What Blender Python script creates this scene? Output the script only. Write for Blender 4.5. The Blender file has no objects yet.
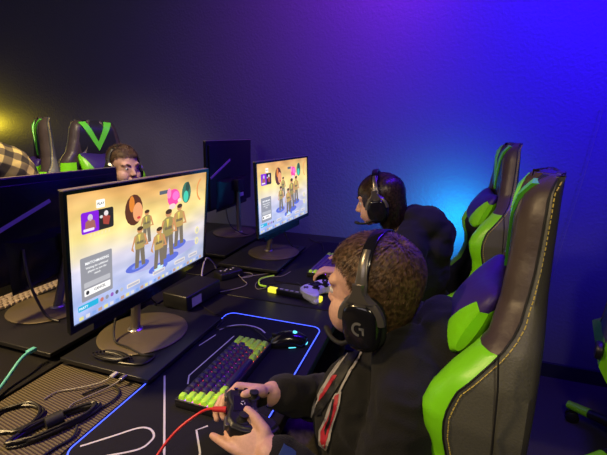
import bpy, bmesh, math, random
from mathutils import Vector, Matrix, noise
from mathutils.bvhtree import BVHTree
PI = math.pi
R = math.radians
C = bpy.context.scene.collection
V = Vector

# ---------------------------------------------------------------- materials
def mat(name, col, rough=.5, metal=0., bump=0., bscale=60., var=0., spec=.5, sheen=0., coat=0., bdist=.004):
    m = bpy.data.materials.new(name); m.use_nodes = True
    nt = m.node_tree; b = nt.nodes['Principled BSDF']
    b.inputs['Base Color'].default_value = (*col, 1)
    b.inputs['Roughness'].default_value = rough
    b.inputs['Metallic'].default_value = metal
    b.inputs['Specular IOR Level'].default_value = spec
    if sheen: b.inputs['Sheen Weight'].default_value = sheen
    if coat: b.inputs['Coat Weight'].default_value = coat
    if bump or var:
        tc = nt.nodes.new('ShaderNodeTexCoord'); n = nt.nodes.new('ShaderNodeTexNoise')
        n.inputs['Scale'].default_value = bscale; n.inputs['Detail'].default_value = 5
        nt.links.new(tc.outputs['Object'], n.inputs['Vector'])
        if bump:
            bp = nt.nodes.new('ShaderNodeBump'); bp.inputs['Strength'].default_value = bump; bp.inputs['Distance'].default_value = bdist
            nt.links.new(n.outputs['Fac'], bp.inputs['Height']); nt.links.new(bp.outputs['Normal'], b.inputs['Normal'])
        if var:
            r = nt.nodes.new('ShaderNodeValToRGB')
            r.color_ramp.elements[0].position = .3; r.color_ramp.elements[1].position = .7
            r.color_ramp.elements[0].color = (*[c*(1-var) for c in col], 1)
            r.color_ramp.elements[1].color = (*[min(1, c*(1+var)) for c in col], 1)
            nt.links.new(n.outputs['Fac'], r.inputs['Fac']); nt.links.new(r.outputs['Color'], b.inputs['Base Color'])
    return m

def emis(name, col, s):
    m = mat(name, (.02, .02, .02), .4); b = m.node_tree.nodes['Principled BSDF']
    b.inputs['Emission Color'].default_value = (*col, 1); b.inputs['Emission Strength'].default_value = s
    return m

M = dict(
    wall=mat('painted_wall', (.125, .125, .19), .55, bump=.5, bscale=70, bdist=.006),
    wall_dark=mat('painted_side_wall', (.3, .29, .3), .8, bump=.3, bscale=60),
    floor=mat('dark_carpet', (.035, .032, .04), .95, bump=.6, bscale=260, var=.5),
    ceil=mat('ceiling_paint', (.05, .05, .06), .9, bump=.2, bscale=40),
    trim=mat('black_trim', (.02, .022, .035), .45, bump=.1),
    desk=mat('desk_laminate', (.012, .011, .011), .42, bump=.12, bscale=300, var=.2, spec=.35),
    plastic=mat('black_plastic', (.014, .014, .015), .38, bump=.08, bscale=200),
    gloss=mat('gloss_black_plastic', (.01, .01, .012), .16, bump=.04, bscale=60),
    bezel=mat('monitor_shell', (.008, .008, .010), .22, bump=.05, bscale=200),
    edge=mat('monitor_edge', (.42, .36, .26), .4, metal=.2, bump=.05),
    discm=mat('brushed_base', (.17, .14, .085), .40, metal=.5, bump=.12, bscale=200),
    post=mat('grey_metal_post', (.30, .28, .25), .32, metal=.85, bump=.05),
    gun=mat('gunmetal', (.19, .175, .145), .28, metal=.6, bump=.05),
    emblem=mat('grey_emblem', (.16, .16, .16), .4, bump=.03),
    label=mat('grey_label', (.50, .50, .44), .5, bump=.05),
    white=mat('white_plastic', (.9, .9, .9), .35, bump=.05),
    silver=mat('plug_metal', (.7, .68, .62), .3, metal=.9, bump=.03),
    rubber=mat('rubber', (.012, .012, .012), .6, bump=.1),
    cable=mat('black_cable', (.018, .017, .016), .38, bump=.05),
    greycable=mat('grey_cable', (.22, .2, .17), .4, bump=.05),
    teal=mat('teal_cable', (.15, .60, .62), .4, bump=.05),
    red=mat('red_cable', (.75, .04, .04), .35, bump=.05),
    padm=mat('pad_cloth', (.009, .009, .014), .8, bump=.35, bscale=900, spec=.25),
    padline=mat('pad_print', (.60, .60, .62), .7, bump=.1),
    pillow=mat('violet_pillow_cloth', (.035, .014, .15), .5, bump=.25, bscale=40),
    leather=mat('warm_lit_black_leather', (.068, .048, .042), .42, bump=.25, bscale=34, var=.12, bdist=.006),  # black leather, brown of the warm light put into its colour
    panel=mat('warm_lit_panel_leather', (.115, .115, .088), .48, bump=.16, bscale=350, var=.08),  # black side leather with the warm light's olive cast in its colour
    green=mat('lime_leather', (.25, .85, .01), .36, bump=.35, bscale=30, var=.06, bdist=.005),
    mint=mat('bright_green_leather', (.16, .85, .05), .42, bump=.2, bscale=40),
    chairblack=mat('black_leather', (.022, .022, .026), .38, bump=.3, bscale=60),
    thread=mat('yellow_thread', (.75, .60, .12), .6, bump=.1),
    greenkey=mat('lime_keycap', (.50, 1., .06), .42, bump=.06),
    darkkey=mat('navy_keycap', (.030, .025, .085), .40, bump=.06),
    backlitkey=mat('backlight_tinted_keycap', (.05, .02, .22), .45, bump=.06),  # dark keys; the purple backlight is put into their colour
    greycap=mat('cream_keycap', (.45, .36, .28), .5, bump=.06),
    skin=mat('skin', (.72, .42, .30), .48, bump=.12, bscale=220, var=.06),
    lips=mat('lips', (.62, .24, .20), .42, bump=.1),
    eyew=mat('eye_white', (.8, .78, .75), .2, bump=.01), iris=mat('iris', (.10, .07, .04), .15, bump=.01),
    hoodie=mat('black_hoodie_fabric', (.0075, .0072, .0058), .95, bump=.5, bscale=420, sheen=.05, var=.15),
    hoodie2=mat('black_jacket_fabric', (.006, .006, .007), .9, bump=.4, bscale=300, sheen=.04, var=.15),
    inner=mat('olive_shirt', (.10, .085, .05), .85, bump=.4, bscale=200, var=.3),
    trouser=mat('brown_trousers', (.13, .10, .06), .85, bump=.4, bscale=90, var=.3),
    redprint=mat('red_print', (.45, .02, .035), .6, bump=.1),
    whiteprint=mat('white_print', (.38, .36, .35), .6, bump=.1),
    blackprint=mat('black_print', (.01, .01, .01), .6, bump=.1),
    bluecuff=mat('navy_cuff', (.03, .07, .2), .8, bump=.3, bscale=300),
    ledblue=emis('blue_led', (.05, .09, 1.), 3.2),
    ledpurple=emis('purple_led', (.30, .03, .95), 4.5),
    ledcyan=emis('cyan_led', (.12, .75, .9), 1.6),
    ledyellow=emis('yellow_led', (.85, .75, .04), 1.3),
    ledgreen=emis('lime_led', (.55, .9, .05), 1.5),
    shoe=mat('dark_shoe', (.03, .03, .03), .6, bump=.2),
)

def keyglow():
    # key-switch plate lit from below: red at the near end, violet towards the far end (LED colours along the board)
    m = bpy.data.materials.new('lit_switch_plate'); m.use_nodes = True; nt = m.node_tree; b = nt.nodes['Principled BSDF']
    b.inputs['Base Color'].default_value = (.03, .01, .03, 1)
    tc = nt.nodes.new('ShaderNodeTexCoord'); n = nt.nodes.new('ShaderNodeTexNoise'); n.inputs['Scale'].default_value = 22
    r = nt.nodes.new('ShaderNodeValToRGB')
    r.color_ramp.elements[0].position = .4; r.color_ramp.elements[0].color = (.22, .02, .75, 1)
    r.color_ramp.elements[1].position = .58; r.color_ramp.elements[1].color = (.95, .05, .06, 1)
    nt.links.new(tc.outputs['Object'], n.inputs['Vector']); nt.links.new(n.outputs['Fac'], r.inputs['Fac'])
    nt.links.new(r.outputs['Color'], b.inputs['Emission Color']); b.inputs['Emission Strength'].default_value = 4.
    return m
M['keyglow'] = keyglow()

def hair_mat(name, c1, c2, rough=.5):
    m = bpy.data.materials.new(name); m.use_nodes = True; nt = m.node_tree; b = nt.nodes['Principled BSDF']
    tc = nt.nodes.new('ShaderNodeTexCoord'); n = nt.nodes.new('ShaderNodeTexNoise'); n.inputs['Scale'].default_value = 120; n.inputs['Detail'].default_value = 2
    r = nt.nodes.new('ShaderNodeValToRGB'); r.color_ramp.elements[0].position = .38; r.color_ramp.elements[1].position = .62
    r.color_ramp.elements[0].color = (*c1, 1); r.color_ramp.elements[1].color = (*c2, 1)
    nt.links.new(tc.outputs['Object'], n.inputs['Vector']); nt.links.new(n.outputs['Fac'], r.inputs['Fac']); nt.links.new(r.outputs['Color'], b.inputs['Base Color'])
    b.inputs['Roughness'].default_value = rough
    return m
M['hair_brown'] = hair_mat('brown_hair', (.07, .038, .018), (.22, .125, .06))
M['hair_dark'] = hair_mat('dark_brown_hair', (.018, .011, .008), (.075, .045, .025), .3)
M['hair_sandy'] = hair_mat('sandy_hair', (.09, .05, .025), (.24, .145, .075))

def ribbed():
    m = mat('ribbed_mat', (.22, .15, .08), .7); nt = m.node_tree; b = nt.nodes['Principled BSDF']
    tc = nt.nodes.new('ShaderNodeTexCoord'); mp = nt.nodes.new('ShaderNodeMapping'); mp.inputs['Rotation'].default_value = (0, 0, R(8))
    w = nt.nodes.new('ShaderNodeTexWave'); w.bands_direction = 'Y'; w.inputs['Scale'].default_value = 52; w.inputs['Distortion'].default_value = .4
    r = nt.nodes.new('ShaderNodeValToRGB'); r.color_ramp.elements[0].color = (.05, .038, .02, 1); r.color_ramp.elements[1].color = (.14, .105, .055, 1)
    bp = nt.nodes.new('ShaderNodeBump'); bp.inputs['Strength'].default_value = .6; bp.inputs['Distance'].default_value = .003
    nt.links.new(tc.outputs['Object'], mp.inputs['Vector']); nt.links.new(mp.outputs['Vector'], w.inputs['Vector']); nt.links.new(w.outputs['Fac'], r.inputs['Fac'])
    nt.links.new(r.outputs['Color'], b.inputs['Base Color']); nt.links.new(w.outputs['Fac'], bp.inputs['Height']); nt.links.new(bp.outputs['Normal'], b.inputs['Normal'])
    return m
M['ribbed'] = ribbed()

def plaid():
    m = mat('plaid_flannel', (.3, .27, .2), .85); nt = m.node_tree; b = nt.nodes['Principled BSDF']
    tc = nt.nodes.new('ShaderNodeTexCoord'); mp = nt.nodes.new('ShaderNodeMapping'); mp.inputs['Rotation'].default_value = (R(38), R(40), R(10))
    nt.links.new(tc.outputs['Object'], mp.inputs['Vector'])
    outs = []
    for d in ('X', 'Y', 'Z'):
        w = nt.nodes.new('ShaderNodeTexWave'); w.bands_direction = d; w.inputs['Scale'].default_value = 5.2; w.inputs['Distortion'].default_value = .3
        r = nt.nodes.new('ShaderNodeValToRGB'); r.color_ramp.interpolation = 'EASE'
        r.color_ramp.elements[0].position = .45; r.color_ramp.elements[1].position = .6
        nt.links.new(mp.outputs['Vector'], w.inputs['Vector']); nt.links.new(w.outputs['Fac'], r.inputs['Fac']); outs.append(r.outputs['Color'])
    a = nt.nodes.new('ShaderNodeMath'); a.operation = 'ADD'; nt.links.new(outs[1], a.inputs[0]); nt.links.new(outs[2], a.inputs[1])
    mu = nt.nodes.new('ShaderNodeMath'); mu.operation = 'MULTIPLY'; mu.inputs[1].default_value = .5; nt.links.new(a.outputs[0], mu.inputs[0])
    r = nt.nodes.new('ShaderNodeValToRGB'); r.color_ramp.elements[0].color = (.06, .05, .025, 1); r.color_ramp.elements[1].color = (.85, .64, .16, 1)
    e = r.color_ramp.elements.new(.5); e.color = (.26, .20, .07, 1)
    nt.links.new(mu.outputs[0], r.inputs['Fac']); nt.links.new(r.outputs['Color'], b.inputs['Base Color'])
    return m
M['plaid'] = plaid()

def screen_mat():
    m = bpy.data.materials.new('lit_display'); m.use_nodes = True; nt = m.node_tree; b = nt.nodes['Principled BSDF']
    a = nt.nodes.new('ShaderNodeVertexColor'); a.layer_name = 'Col'
    b.inputs['Base Color'].default_value = (.01, .01, .01, 1); b.inputs['Roughness'].default_value = .35
    nt.links.new(a.outputs['Color'], b.inputs['Emission Color']); b.inputs['Emission Strength'].default_value = 1.22
    return m
M['screen'] = screen_mat()

# ---------------------------------------------------------------- mesh helpers
class MB:
    def __init__(s): s.v = []; s.f = []; s.m = []
    def add(s, vs, fs, mi=0, X=None):
        o = len(s.v); s.v += [(X @ V(p)) if X else V(p) for p in vs]; s.f += [[i+o for i in f] for f in fs]; s.m += [mi]*len(fs); return s
    def box(s, x0, x1, y0, y1, z0, z1, mi=0, b=0., X=None):
        if b <= 0:
            vs = [(x, y, z) for x in (x0, x1) for y in (y0, y1) for z in (z0, z1)]
            return s.add(vs, [(0, 1, 3, 2), (4, 6, 7, 5), (0, 4, 5, 1), (2, 3, 7, 6), (0, 2, 6, 4), (1, 5, 7, 3)], mi, X)
        bm = bmesh.new(); bmesh.ops.create_cube(bm, size=1)
        for v in bm.verts: v.co = V(((x0+x1)/2+v.co.x*(x1-x0), (y0+y1)/2+v.co.y*(y1-y0), (z0+z1)/2+v.co.z*(z1-z0)))
        bmesh.ops.bevel(bm, geom=bm.edges[:], offset=b, segments=3, profile=.5, affect='EDGES')
        return s.bm(bm, mi, X)
    def bm(s, bm, mi=0, X=None):
        bm.verts.index_update(); s.add([v.co.copy() for v in bm.verts], [[v.index for v in f.verts] for f in bm.faces], mi, X); bm.free(); return s
    def loft(s, rings, mi=0, cap=True, closed=True, X=None):
        n = len(rings[0]); vs = [p for r in rings for p in r]; fs = []; ms = []
        for i in range(len(rings)-1):
            for j in range(n if closed else n-1):
                k = (j+1) % n; fs.append((i*n+j, i*n+k, (i+1)*n+k, (i+1)*n+j)); ms.append(mi(i, j) if callable(mi) else mi)
        if cap and closed:
            fs.append(tuple(range(n))[::-1]); fs.append(tuple(range((len(rings)-1)*n, len(rings)*n))); ms += [mi(0, 0) if callable(mi) else mi, mi(len(rings)-2, 0) if callable(mi) else mi]
        o = len(s.v); s.v += [(X @ V(p)) if X else V(p) for p in vs]; s.f += [[i+o for i in f] for f in fs]; s.m += ms; return s
    def tube(s, pts, r, n=10, mi=0, sx=1., X=None, up=None):
        pts = [V(p) for p in pts]; rs = r if isinstance(r, (list, tuple)) else [r]*len(pts); rings = []
        t = (pts[1]-pts[0]).normalized(); a = V(up) if up else (V((0, 0, 1)) if abs(t.z) < .9 else V((1, 0, 0)))
        for i, p in enumerate(pts):
            t = (pts[min(i+1, len(pts)-1)]-pts[max(i-1, 0)]).normalized(); b = t.cross(a).normalized(); a = b.cross(t).normalized()
            rings.append([p+(a*math.cos(2*PI*k/n)+b*math.sin(2*PI*k/n)*sx)*rs[i] for k in range(n)])
        return s.loft(rings, mi, X=X)
    def ell(s, c, r, rot=None, n=20, mi=0, X=None, p=1.):
        c = V(c); r = (r, r, r) if isinstance(r, (int, float)) else r; vs = []; fs = []; m = n//2
        Q = rot if rot else Matrix.Identity(3)
        def pw(a): return math.copysign(abs(a)**p, a)
        vs.append(c+Q @ V((0, 0, r[2])))
        for i in range(1, m):
            th = PI*i/m
            for j in range(n):
                ph = 2*PI*j/n; vs.append(c+Q @ V((r[0]*pw(math.sin(th)*math.cos(ph)), r[1]*pw(math.sin(th)*math.sin(ph)), r[2]*pw(math.cos(th)))))
        vs.append(c+Q @ V((0, 0, -r[2])))
        for j in range(n):
            fs.append((0, 1+j, 1+(j+1) % n))
            for i in range(m-2): fs.append((1+i*n+j, 1+(i+1)*n+j, 1+(i+1)*n+(j+1) % n, 1+i*n+(j+1) % n))
            fs.append((1+(m-2)*n+j, len(vs)-1, 1+(m-2)*n+(j+1) % n))
        return s.add(vs, fs, mi, X)
    def cap(s, pts, rs, n=14, X=None, mi=0):   # chain of rounded tapered limbs
        pts = [V(p) for p in pts]
        for i in range(len(pts)-1):
            a, b, ra, rb = pts[i], pts[i+1], rs[i], rs[i+1]; s.tube([a, b], [ra, rb], n, mi, X=X)
        for p, r in zip(pts, rs): s.ell(p, r, n=n, X=X, mi=mi)
        return s
    def lathe(s, prof, c=(0, 0, 0), n=40, mi=0, X=None, sy=1.):
        c = V(c); rings = [[c+V((r*math.cos(2*PI*k/n), sy*r*math.sin(2*PI*k/n), z)) for k in range(n)] for r, z in prof]
        return s.loft(rings, mi, X=X)
    def prism(s, poly, z0, z1, mi=0, X=None):
        return s.loft([[(x, y, z0) for x, y in poly], [(x, y, z1) for x, y in poly]], mi, X=X)
    def mesh(s, name='mesh', mats=()):
        me = bpy.data.meshes.new(name); me.from_pydata([tuple(v) for v in s.v], [], s.f); me.update()
        for m in mats: me.materials.append(m)
        for p, mi in zip(me.polygons, s.m): p.material_index = mi
        return me
    def build(s, name, mats, parent=None, smooth=True, bevel=0., angle=40, sub=0):
        if not isinstance(mats, (list, tuple)): mats = [mats]
        me = s.mesh(name, mats)
        bm = bmesh.new(); bm.from_mesh(me); bmesh.ops.recalc_face_normals(bm, faces=bm.faces[:]); bm.to_mesh(me); bm.free()
        o = bpy.data.objects.new(name, me); C.objects.link(o); o.parent = parent
        if smooth:
            me.polygons.foreach_set('use_smooth', [True]*len(me.polygons)); me.update()
            me.set_sharp_from_angle(angle=R(angle))
        if bevel: b = o.modifiers.new('bevel', 'BEVEL'); b.width = bevel; b.segments = 2; b.limit_method = 'ANGLE'
        if sub: b = o.modifiers.new('sub', 'SUBSURF'); b.levels = sub; b.render_levels = sub
        return o
    def fuse(s, name, mats, parent=None, vox=.004, smooth=6, disp=0., dscale=20., keep=None):
        # joins overlapping solids into one continuous skin
        me = s.mesh('raw'); o = bpy.data.objects.new('raw', me); C.objects.link(o)
        rm = o.modifiers.new('r', 'REMESH'); rm.mode = 'VOXEL'; rm.voxel_size = vox
        sm = o.modifiers.new('s', 'SMOOTH'); sm.iterations = smooth; sm.factor = .6
        dg = bpy.context.evaluated_depsgraph_get(); dg.update()
        m2 = bpy.data.meshes.new_from_object(o.evaluated_get(dg)); bpy.data.objects.remove(o); bpy.data.meshes.remove(me)
        m2.name = name; m2.materials.clear()
        for m in (mats if isinstance(mats, (list, tuple)) else [mats]): m2.materials.append(m)
        if disp:
            ns = [v.normal.copy() for v in m2.vertices]
            for v, n in zip(m2.vertices, ns):
                p = V(v.co)
                w = noise.noise(V((p.x*dscale, p.y*dscale, p.z*dscale*1.6)))
                w += .5*noise.noise(V((p.x*dscale*2.3+5, p.y*dscale*2.3, p.z*dscale*3)))
                v.co = p+n*disp*(1-abs(w)*2.2)
        for p in m2.polygons: p.use_smooth = True
        m2.update()
        r = bpy.data.objects.new(name, m2); C.objects.link(r); r.parent = parent
        return r

def spline(pts, k=8):
    pts = [V(p) for p in pts]; out = []
    for i in range(len(pts)-1):
        p0, p1, p2, p3 = pts[max(i-1, 0)], pts[i], pts[i+1], pts[min(i+2, len(pts)-1)]
        for j in range(k):
            t = j/k; out.append(.5*((2*p1)+(p2-p0)*t+(2*p0-5*p1+4*p2-p3)*t*t+(3*p1-p0-3*p2+p3)*t**3))
    return out+[pts[-1]]

def interp(tab, z):
    tab = sorted(tab)
    if z <= tab[0][0]: return tab[0][1]
    for (a, b), (c, d) in zip(tab, tab[1:]):
        if z <= c: return b+(d-b)*(z-a)/(c-a)
    return tab[-1][1]

def tag(o, label, cat, group=None, kind=None):
    o['label'] = label; o['category'] = cat
    if group: o['group'] = group
    if kind: o['kind'] = kind
    return o
def thing(name, label, cat, loc=(0, 0, 0), rz=0, group=None):
    o = bpy.data.objects.new(name, None); C.objects.link(o); o.location = loc; o.rotation_euler = (0, 0, rz); o.empty_display_size = .05
    return tag(o, label, cat, group)
def copy_tree(o, parent=None):
    c = o.copy(); C.objects.link(c); c.parent = parent
    for ch in list(o.children): copy_tree(ch, c)
    return c
def struct(name, mb, m):
    o = mb.build(name, m, smooth=False); o['kind'] = 'structure'; return o
def text_mesh(s, size, extrude=0., bold=False):
    cu = bpy.data.curves.new('t', 'FONT'); cu.body = s; cu.size = size; cu.extrude = extrude; cu.align_x = 'CENTER'; cu.align_y = 'CENTER'; cu.resolution_u = 2
    if bold: cu.offset = size*.02
    o = bpy.data.objects.new('t', cu); C.objects.link(o); dg = bpy.context.evaluated_depsgraph_get(); dg.update()
    me = bpy.data.meshes.new_from_object(o.evaluated_get(dg)); bpy.data.objects.remove(o)
    vs = [v.co.copy() for v in me.vertices]; fs = [list(p.vertices) for p in me.polygons]; bpy.data.meshes.remove(me)
    return vs, fs

# ---------------------------------------------------------------- the room
WY = 2.34
struct('floor', MB().box(-4.2, 3.2, -2.2, WY+.1, -.1, 0), M['floor'])
struct('ceiling', MB().box(-4.2, 3.2, -2.2, WY+.1, 2.75, 2.85), M['ceil'])
struct('wall_back', MB().box(-4.2, 3.2, WY, WY+.1, 0, 2.75), M['wall'])
struct('wall_left', MB().box(-4.2, -4.1, -2.2, WY, 0, 2.75), M['wall_dark'])
struct('wall_right', MB().box(3.1, 3.2, -2.2, WY, 0, 2.75), M['wall_dark'])
struct('wall_front', MB().box(-4.1, 3.1, -2.2, -2.1, 0, 2.75), M['wall_dark'])
struct('baseboard_back', MB().box(-4.1, 3.1, WY-.02, WY, 0, .085), M['trim'])

# ---------------------------------------------------------------- desks
def desk(label, x0, x1, y0, y1, front):
    t = thing('gaming_desk', label, 'desk', ((x0+x1)/2, (y0+y1)/2, 0), 0, 'desks of the two back-to-back rows')
    w, l = (x1-x0)/2, (y1-y0)/2
    MB().box(-w, w, -l+.0015, l-.0015, .722, .75, b=.003).build('desktop', M['desk'], t)
    for sy in (-1, 1):
        mb = MB(); mb.box(-w+.05, w-.05, sy*(l-.06)-.02, sy*(l-.06)+.02, .03, .06, b=.004); mb.box(-.035, .035, sy*(l-.06)-.02, sy*(l-.06)+.02, .06, .70, b=.004)
        mb.box(-w+.06, w-.06, sy*(l-.06)-.02, sy*(l-.06)+.02, .69, .722, b=.004)
        lg = mb.build('leg', M['plastic'], t)
        for sx in (-1, 1): MB().lathe([(.02, 0), (.022, .01), (.018, .03)], (sx*(w-.08), sy*(l-.06), 0), 16).build('foot', M['rubber'], lg)
    mb = MB(); mb.box(front*(-w+.05)-.01, front*(-w+.05)+.01, -l+.08, l-.08, .42, .72, b=.003); mb.build('modesty_panel', M['plastic'], t)
    return t
desk('black desk under the blue-edged mouse pad and nearest lit monitor', -.895, -.262, .0, 1.2136, 1)
desk('black desk in front of the far boy, beyond the thin desk seam', -.895, -.262, 1.2166, 2.2, 1)
desk('black desk under the unlit monitor back at the left edge', -1.62, -.905, .2, 1.35, -1)
desk('black desk of the rear row under the tall unlit monitor by the wall', -1.62, -.905, 1.36, 2.25, -1)

tag(MB().box(-.89, -.630, .02, .662, .7502, .7525, b=.0008).build('desk_mat', M['ribbed']), 'tan ribbed mat on the desk under the tangle of black cables', 'mat')

# ---------------------------------------------------------------- monitors
SCW, SCH = .523, .295
def srgb(c):
    return tuple((x/12.92 if x <= .04045 else ((x+.055)/1.055)**2.4) for x in c)
def screen_picture():
    vs = []; fs = []; cols = []; layer = [0]
    def P(u, v): return (0.0004*layer[0], (u-.5)*SCW, (v-.5)*SCH)
    def poly(pts, col):
        o = len(vs); vs.extend(P(u, v) for u, v in pts); fs.append(list(range(o, o+len(pts)))); cols.append([srgb(col)]*len(pts))
    def ell(u, v, a, b, col, n=16, a0=0, a1=2*PI):
        poly([(u+a*math.cos(a0+(a1-a0)*k/n), v+b*math.sin(a0+(a1-a0)*k/n)) for k in range(n)], col)
    def rrect(u0, v0, u1, v1, col, r=.008):
        pts = []
        for (cu, cv, a) in ((u1-r, v1-r*1.7, 0), (u0+r, v1-r*1.7, 1), (u0+r, v0+r*1.7, 2), (u1-r, v0+r*1.7, 3)):
            for k in range(4): t = (a+k/3)*PI/2; pts.append((cu+r*math.cos(t), cv+r*1.7*math.sin(t)))
        poly(pts, col)
    def text(s, u, v, size, col):
        tv, tf = text_mesh(s, size, bold=True); o = len(vs)
        vs.extend((0.0004*layer[0], (u-.5)*SCW+p.x, (v-.5)*SCH+p.y) for p in tv)
        for f in tf: fs.append([i+o for i in f]); cols.append([srgb(col)]*len(f))
    # backdrop: warm desert sky fading to pale lilac ground
    def bg(u, v):
        top = V((.80, .58, .33)); mid = V((.95, .87, .56)); low = V((.82, .80, .86)); bot = V((.60, .67, .87))
        n = noise.noise(V((u*2.3, v*5+u*2, 1.3)))*.09; t = v+n
        a = interp([(0, 0), (.18, .35), (.42, 1), (.62, 2), (.80, 2.25), (1., 3)], t)
        seq = [bot, low, mid, top]; i = min(int(a), 2); c = seq[i].lerp(seq[i+1], a-i)
        if u > .6: c = c.lerp(V((.86, .74, .50)), min(1, (u-.6))*.5)
        c = c+V((1, .9, .8))*noise.noise(V((u*9, v*11, 4)))*.10+V((1, .7, .3))*noise.noise(V((u*3, v*16+u*6, 9)))*.07
        return tuple(max(0, min(1, x)) for x in c)
    nx, ny = 48, 30
    for j in range(ny+1):
        for i in range(nx+1): vs.append(P(i/nx, j/ny))
    for j in range(ny):
        for i in range(nx):
            q = [(i, j), (i+1, j), (i+1, j+1), (i, j+1)]; fs.append([b*(nx+1)+a for a, b in q]); cols.append([srgb(bg(a/nx, b/ny)) for a, b in q])
    layer[0] = 1
    # soft lilac ground shapes
    ell(.62, .23, .30, .07, (.66, .66, .84)); 
    layer[0] = 2
    for u, v, w in ((.39, .25, .085), (.55, .14, .08), (.645, .19, .085), (.73, .29, .07)):
        ell(u, v, w, .045, (.36, .42, .80)); 
    layer[0] = 3
    ell(.55, .14, .04, .026, (.75, .88, 1.)); ell(.39, .25, .045, .022, (.48, .55, .88))
    # plain standing figures in khaki kit
    def fig(u, v0, v1, k):
        h = v1-v0; tan = ((.66, .58, .34), (.60, .54, .32), (.72, .60, .34))[k % 3]; dark = (.46, .42, .36); skin = (.78, .55, .36); w = .042*h/.38
        layer[0] = 4
        poly([(u-.9*w, v0), (u-.25*w, v0), (u+.0*w, v0+.46*h), (u-.75*w, v0+.48*h)], dark)
        poly([(u+.3*w, v0+.01), (u+.95*w, v0+.01), (u+.75*w, v0+.48*h), (u+.0*w, v0+.46*h)], dark)
        poly([(u-.8*w, v0+.46*h), (u+.8*w, v0+.46*h), (u+.95*w, v0+.80*h), (u+.3*w, v0+.86*h), (u-.3*w, v0+.86*h), (u-.95*w, v0+.80*h)], tan)
        layer[0] = 5
        poly([(u-.95*w, v0+.80*h), (u-.6*w, v0+.8*h), (u-1.2*w, v0+.55*h), (u-1.0*w, v0+.42*h), (u-1.5*w, v0+.5*h)], skin)
        poly([(u+.95*w, v0+.80*h), (u+.6*w, v0+.8*h), (u+1.1*w, v0+.55*h), (u+.3*w, v0+.52*h), (u+1.5*w, v0+.5*h)], skin)
        poly([(u-.6*w, v0+.60*h), (u+.6*w, v0+.60*h), (u+.6*w, v0+.66*h), (u-.6*w, v0+.66*h)], (.45, .40, .30))
        poly([(u-.35*w, v0+.82*h), (u+.1*w, v0+.82*h), (u-.1*w, v0+.62*h)], (.86, .78, .35))
        ell(u, v0+.93*h, .5*w, .075*h, skin); layer[0] = 6
        ell(u, v0+.965*h, .52*w, .05*h, (.28, .20, .14))
    fig(.454, .43, .745, 1); fig(.726, .28, .715, 2); fig(.404, .235, .61, 0); fig(.628, .20, .69, 1); fig(.55, .14, .545, 2)
    # round portraits (plain coloured shapes)
    layer[0] = 4
    ell(.365, .775, .060, .135, (.35, .20, .13)); layer[0] = 5; ell(.39, .75, .034, .085, (.90, .62, .42)); ell(.35, .83, .018, .07, (.85, .50, .18))
    layer[0] = 6; ell(.395, .70, .012, .012, (.80, .22, .25))
    layer[0] = 4
    ell(.672, .80, .055, .085, (.96, .30, .62)); layer[0] = 5; ell(.688, .815, .03, .045, (1., .45, .78)); ell(.63, .85, .018, .05, (.98, .55, .72)); ell(.66, .715, .03, .028, (.90, .80, .78))
    ell(.725, .76, .018, .02, (.92, .85, .75))
    layer[0] = 4
    ell(.79, .82, .044, .11, (.25, .45, .36)); layer[0] = 5; ell(.785, .78, .024, .06, (.28, .78, .66)); ell(.80, .88, .02, .05, (.20, .30, .24))
    for k in range(14):
        t = R(110+k*10); poly([(.955+.05*math.cos(t), .82+.11*math.sin(t)), (.955+.05*math.cos(t+.2), .82+.11*math.sin(t+.2)), (.955+.062*math.cos(t+.2), .82+.13*math.sin(t+.2)), (.955+.062*math.cos(t), .82+.13*math.sin(t))], (.88, .56, .28))
    # tags and tiles
    rrect(.142, .862, .188, .925, (.97, .96, .93), .004); rrect(.55, .855, .625, .89, (.35, .38, .42), .004)
    rrect(.062, .687, .235, .850, (.16, .15, .15), .01)
    layer[0] = 6
    rrect(.062, .687, .152, .850, (.50, .12, .82), .008)
    text('PLAY', .165, .893, .0085, (.2, .2, .2))
    layer[0] = 7
    poly([(.078, .715), (.135, .715), (.130, .775), (.105, .80), (.082, .775)], (.62, .38, .36)); ell(.107, .805, .013, .026, (.78, .72, .80))
    poly([(.175, .73), (.205, .715), (.215, .78), (.19, .80), (.172, .79)], (.62, .26, .22)); ell(.192, .81, .012, .022, (.88, .84, .84)); ell(.165, .79, .009, .012, (.8, .8, .8))
    layer[0] = 8
    rrect(.070, .705, .125, .725, (.90, .84, .92), .003)
    for k in range(6): poly([(.10+k*.02, .655), (.108+k*.02, .655), (.110+k*.02, .675), (.104+k*.02, .68)], (.93, .86, .66))
    # grey waiting panel
    layer[0] = 5
    rrect(.048, .155, .220, .508, (.56, .56, .59), .006)
    layer[0] = 6
    rrect(.062, .262, .206, .305, (.70, .70, .72), .005); rrect(.062, .192, .206, .248, (.95, .94, .93), .005)
    layer[0] = 7
    text('MATCHMAKING', .136, .455, .0092, (.97, .97, .97)); text('Waiting for additional', .134, .418, .0072, (.92, .92, .92))
    text('players to join the', .134, .388, .0072, (.92, .92, .92)); text('match', .134, .358, .0072, (.92, .92, .92))
    text('CANCEL', .145, .222, .0088, (.25, .25, .28)); ell(.078, .22, .009, .017, (.2, .2, .22))
    # bottom strip
    layer[0] = 5
    rrect(.028, .088, .135, .135, (.15, .66, .82), .004)
    for k, u in enumerate((.155, .185, .215, .245, .275)): ell(u, .105, .010, .018, ((.75, .45, .4), (.55, .55, .6), (.55, .35, .7), (.35, .35, .4), (.7, .7, .72))[k])
    for u0, u1 in ((.31, .40), (.50, .60), (.69, .79), (.83, .92)): rrect(u0, .082, u1, .122, (.88, .84, .80), .003); 
    layer[0] = 6
    for u0, u1 in ((.31, .40), (.50, .60), (.69, .79), (.83, .92)): rrect(u0+.006, .09, u1-.006, .112, (.68, .68, .74), .002)
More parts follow.
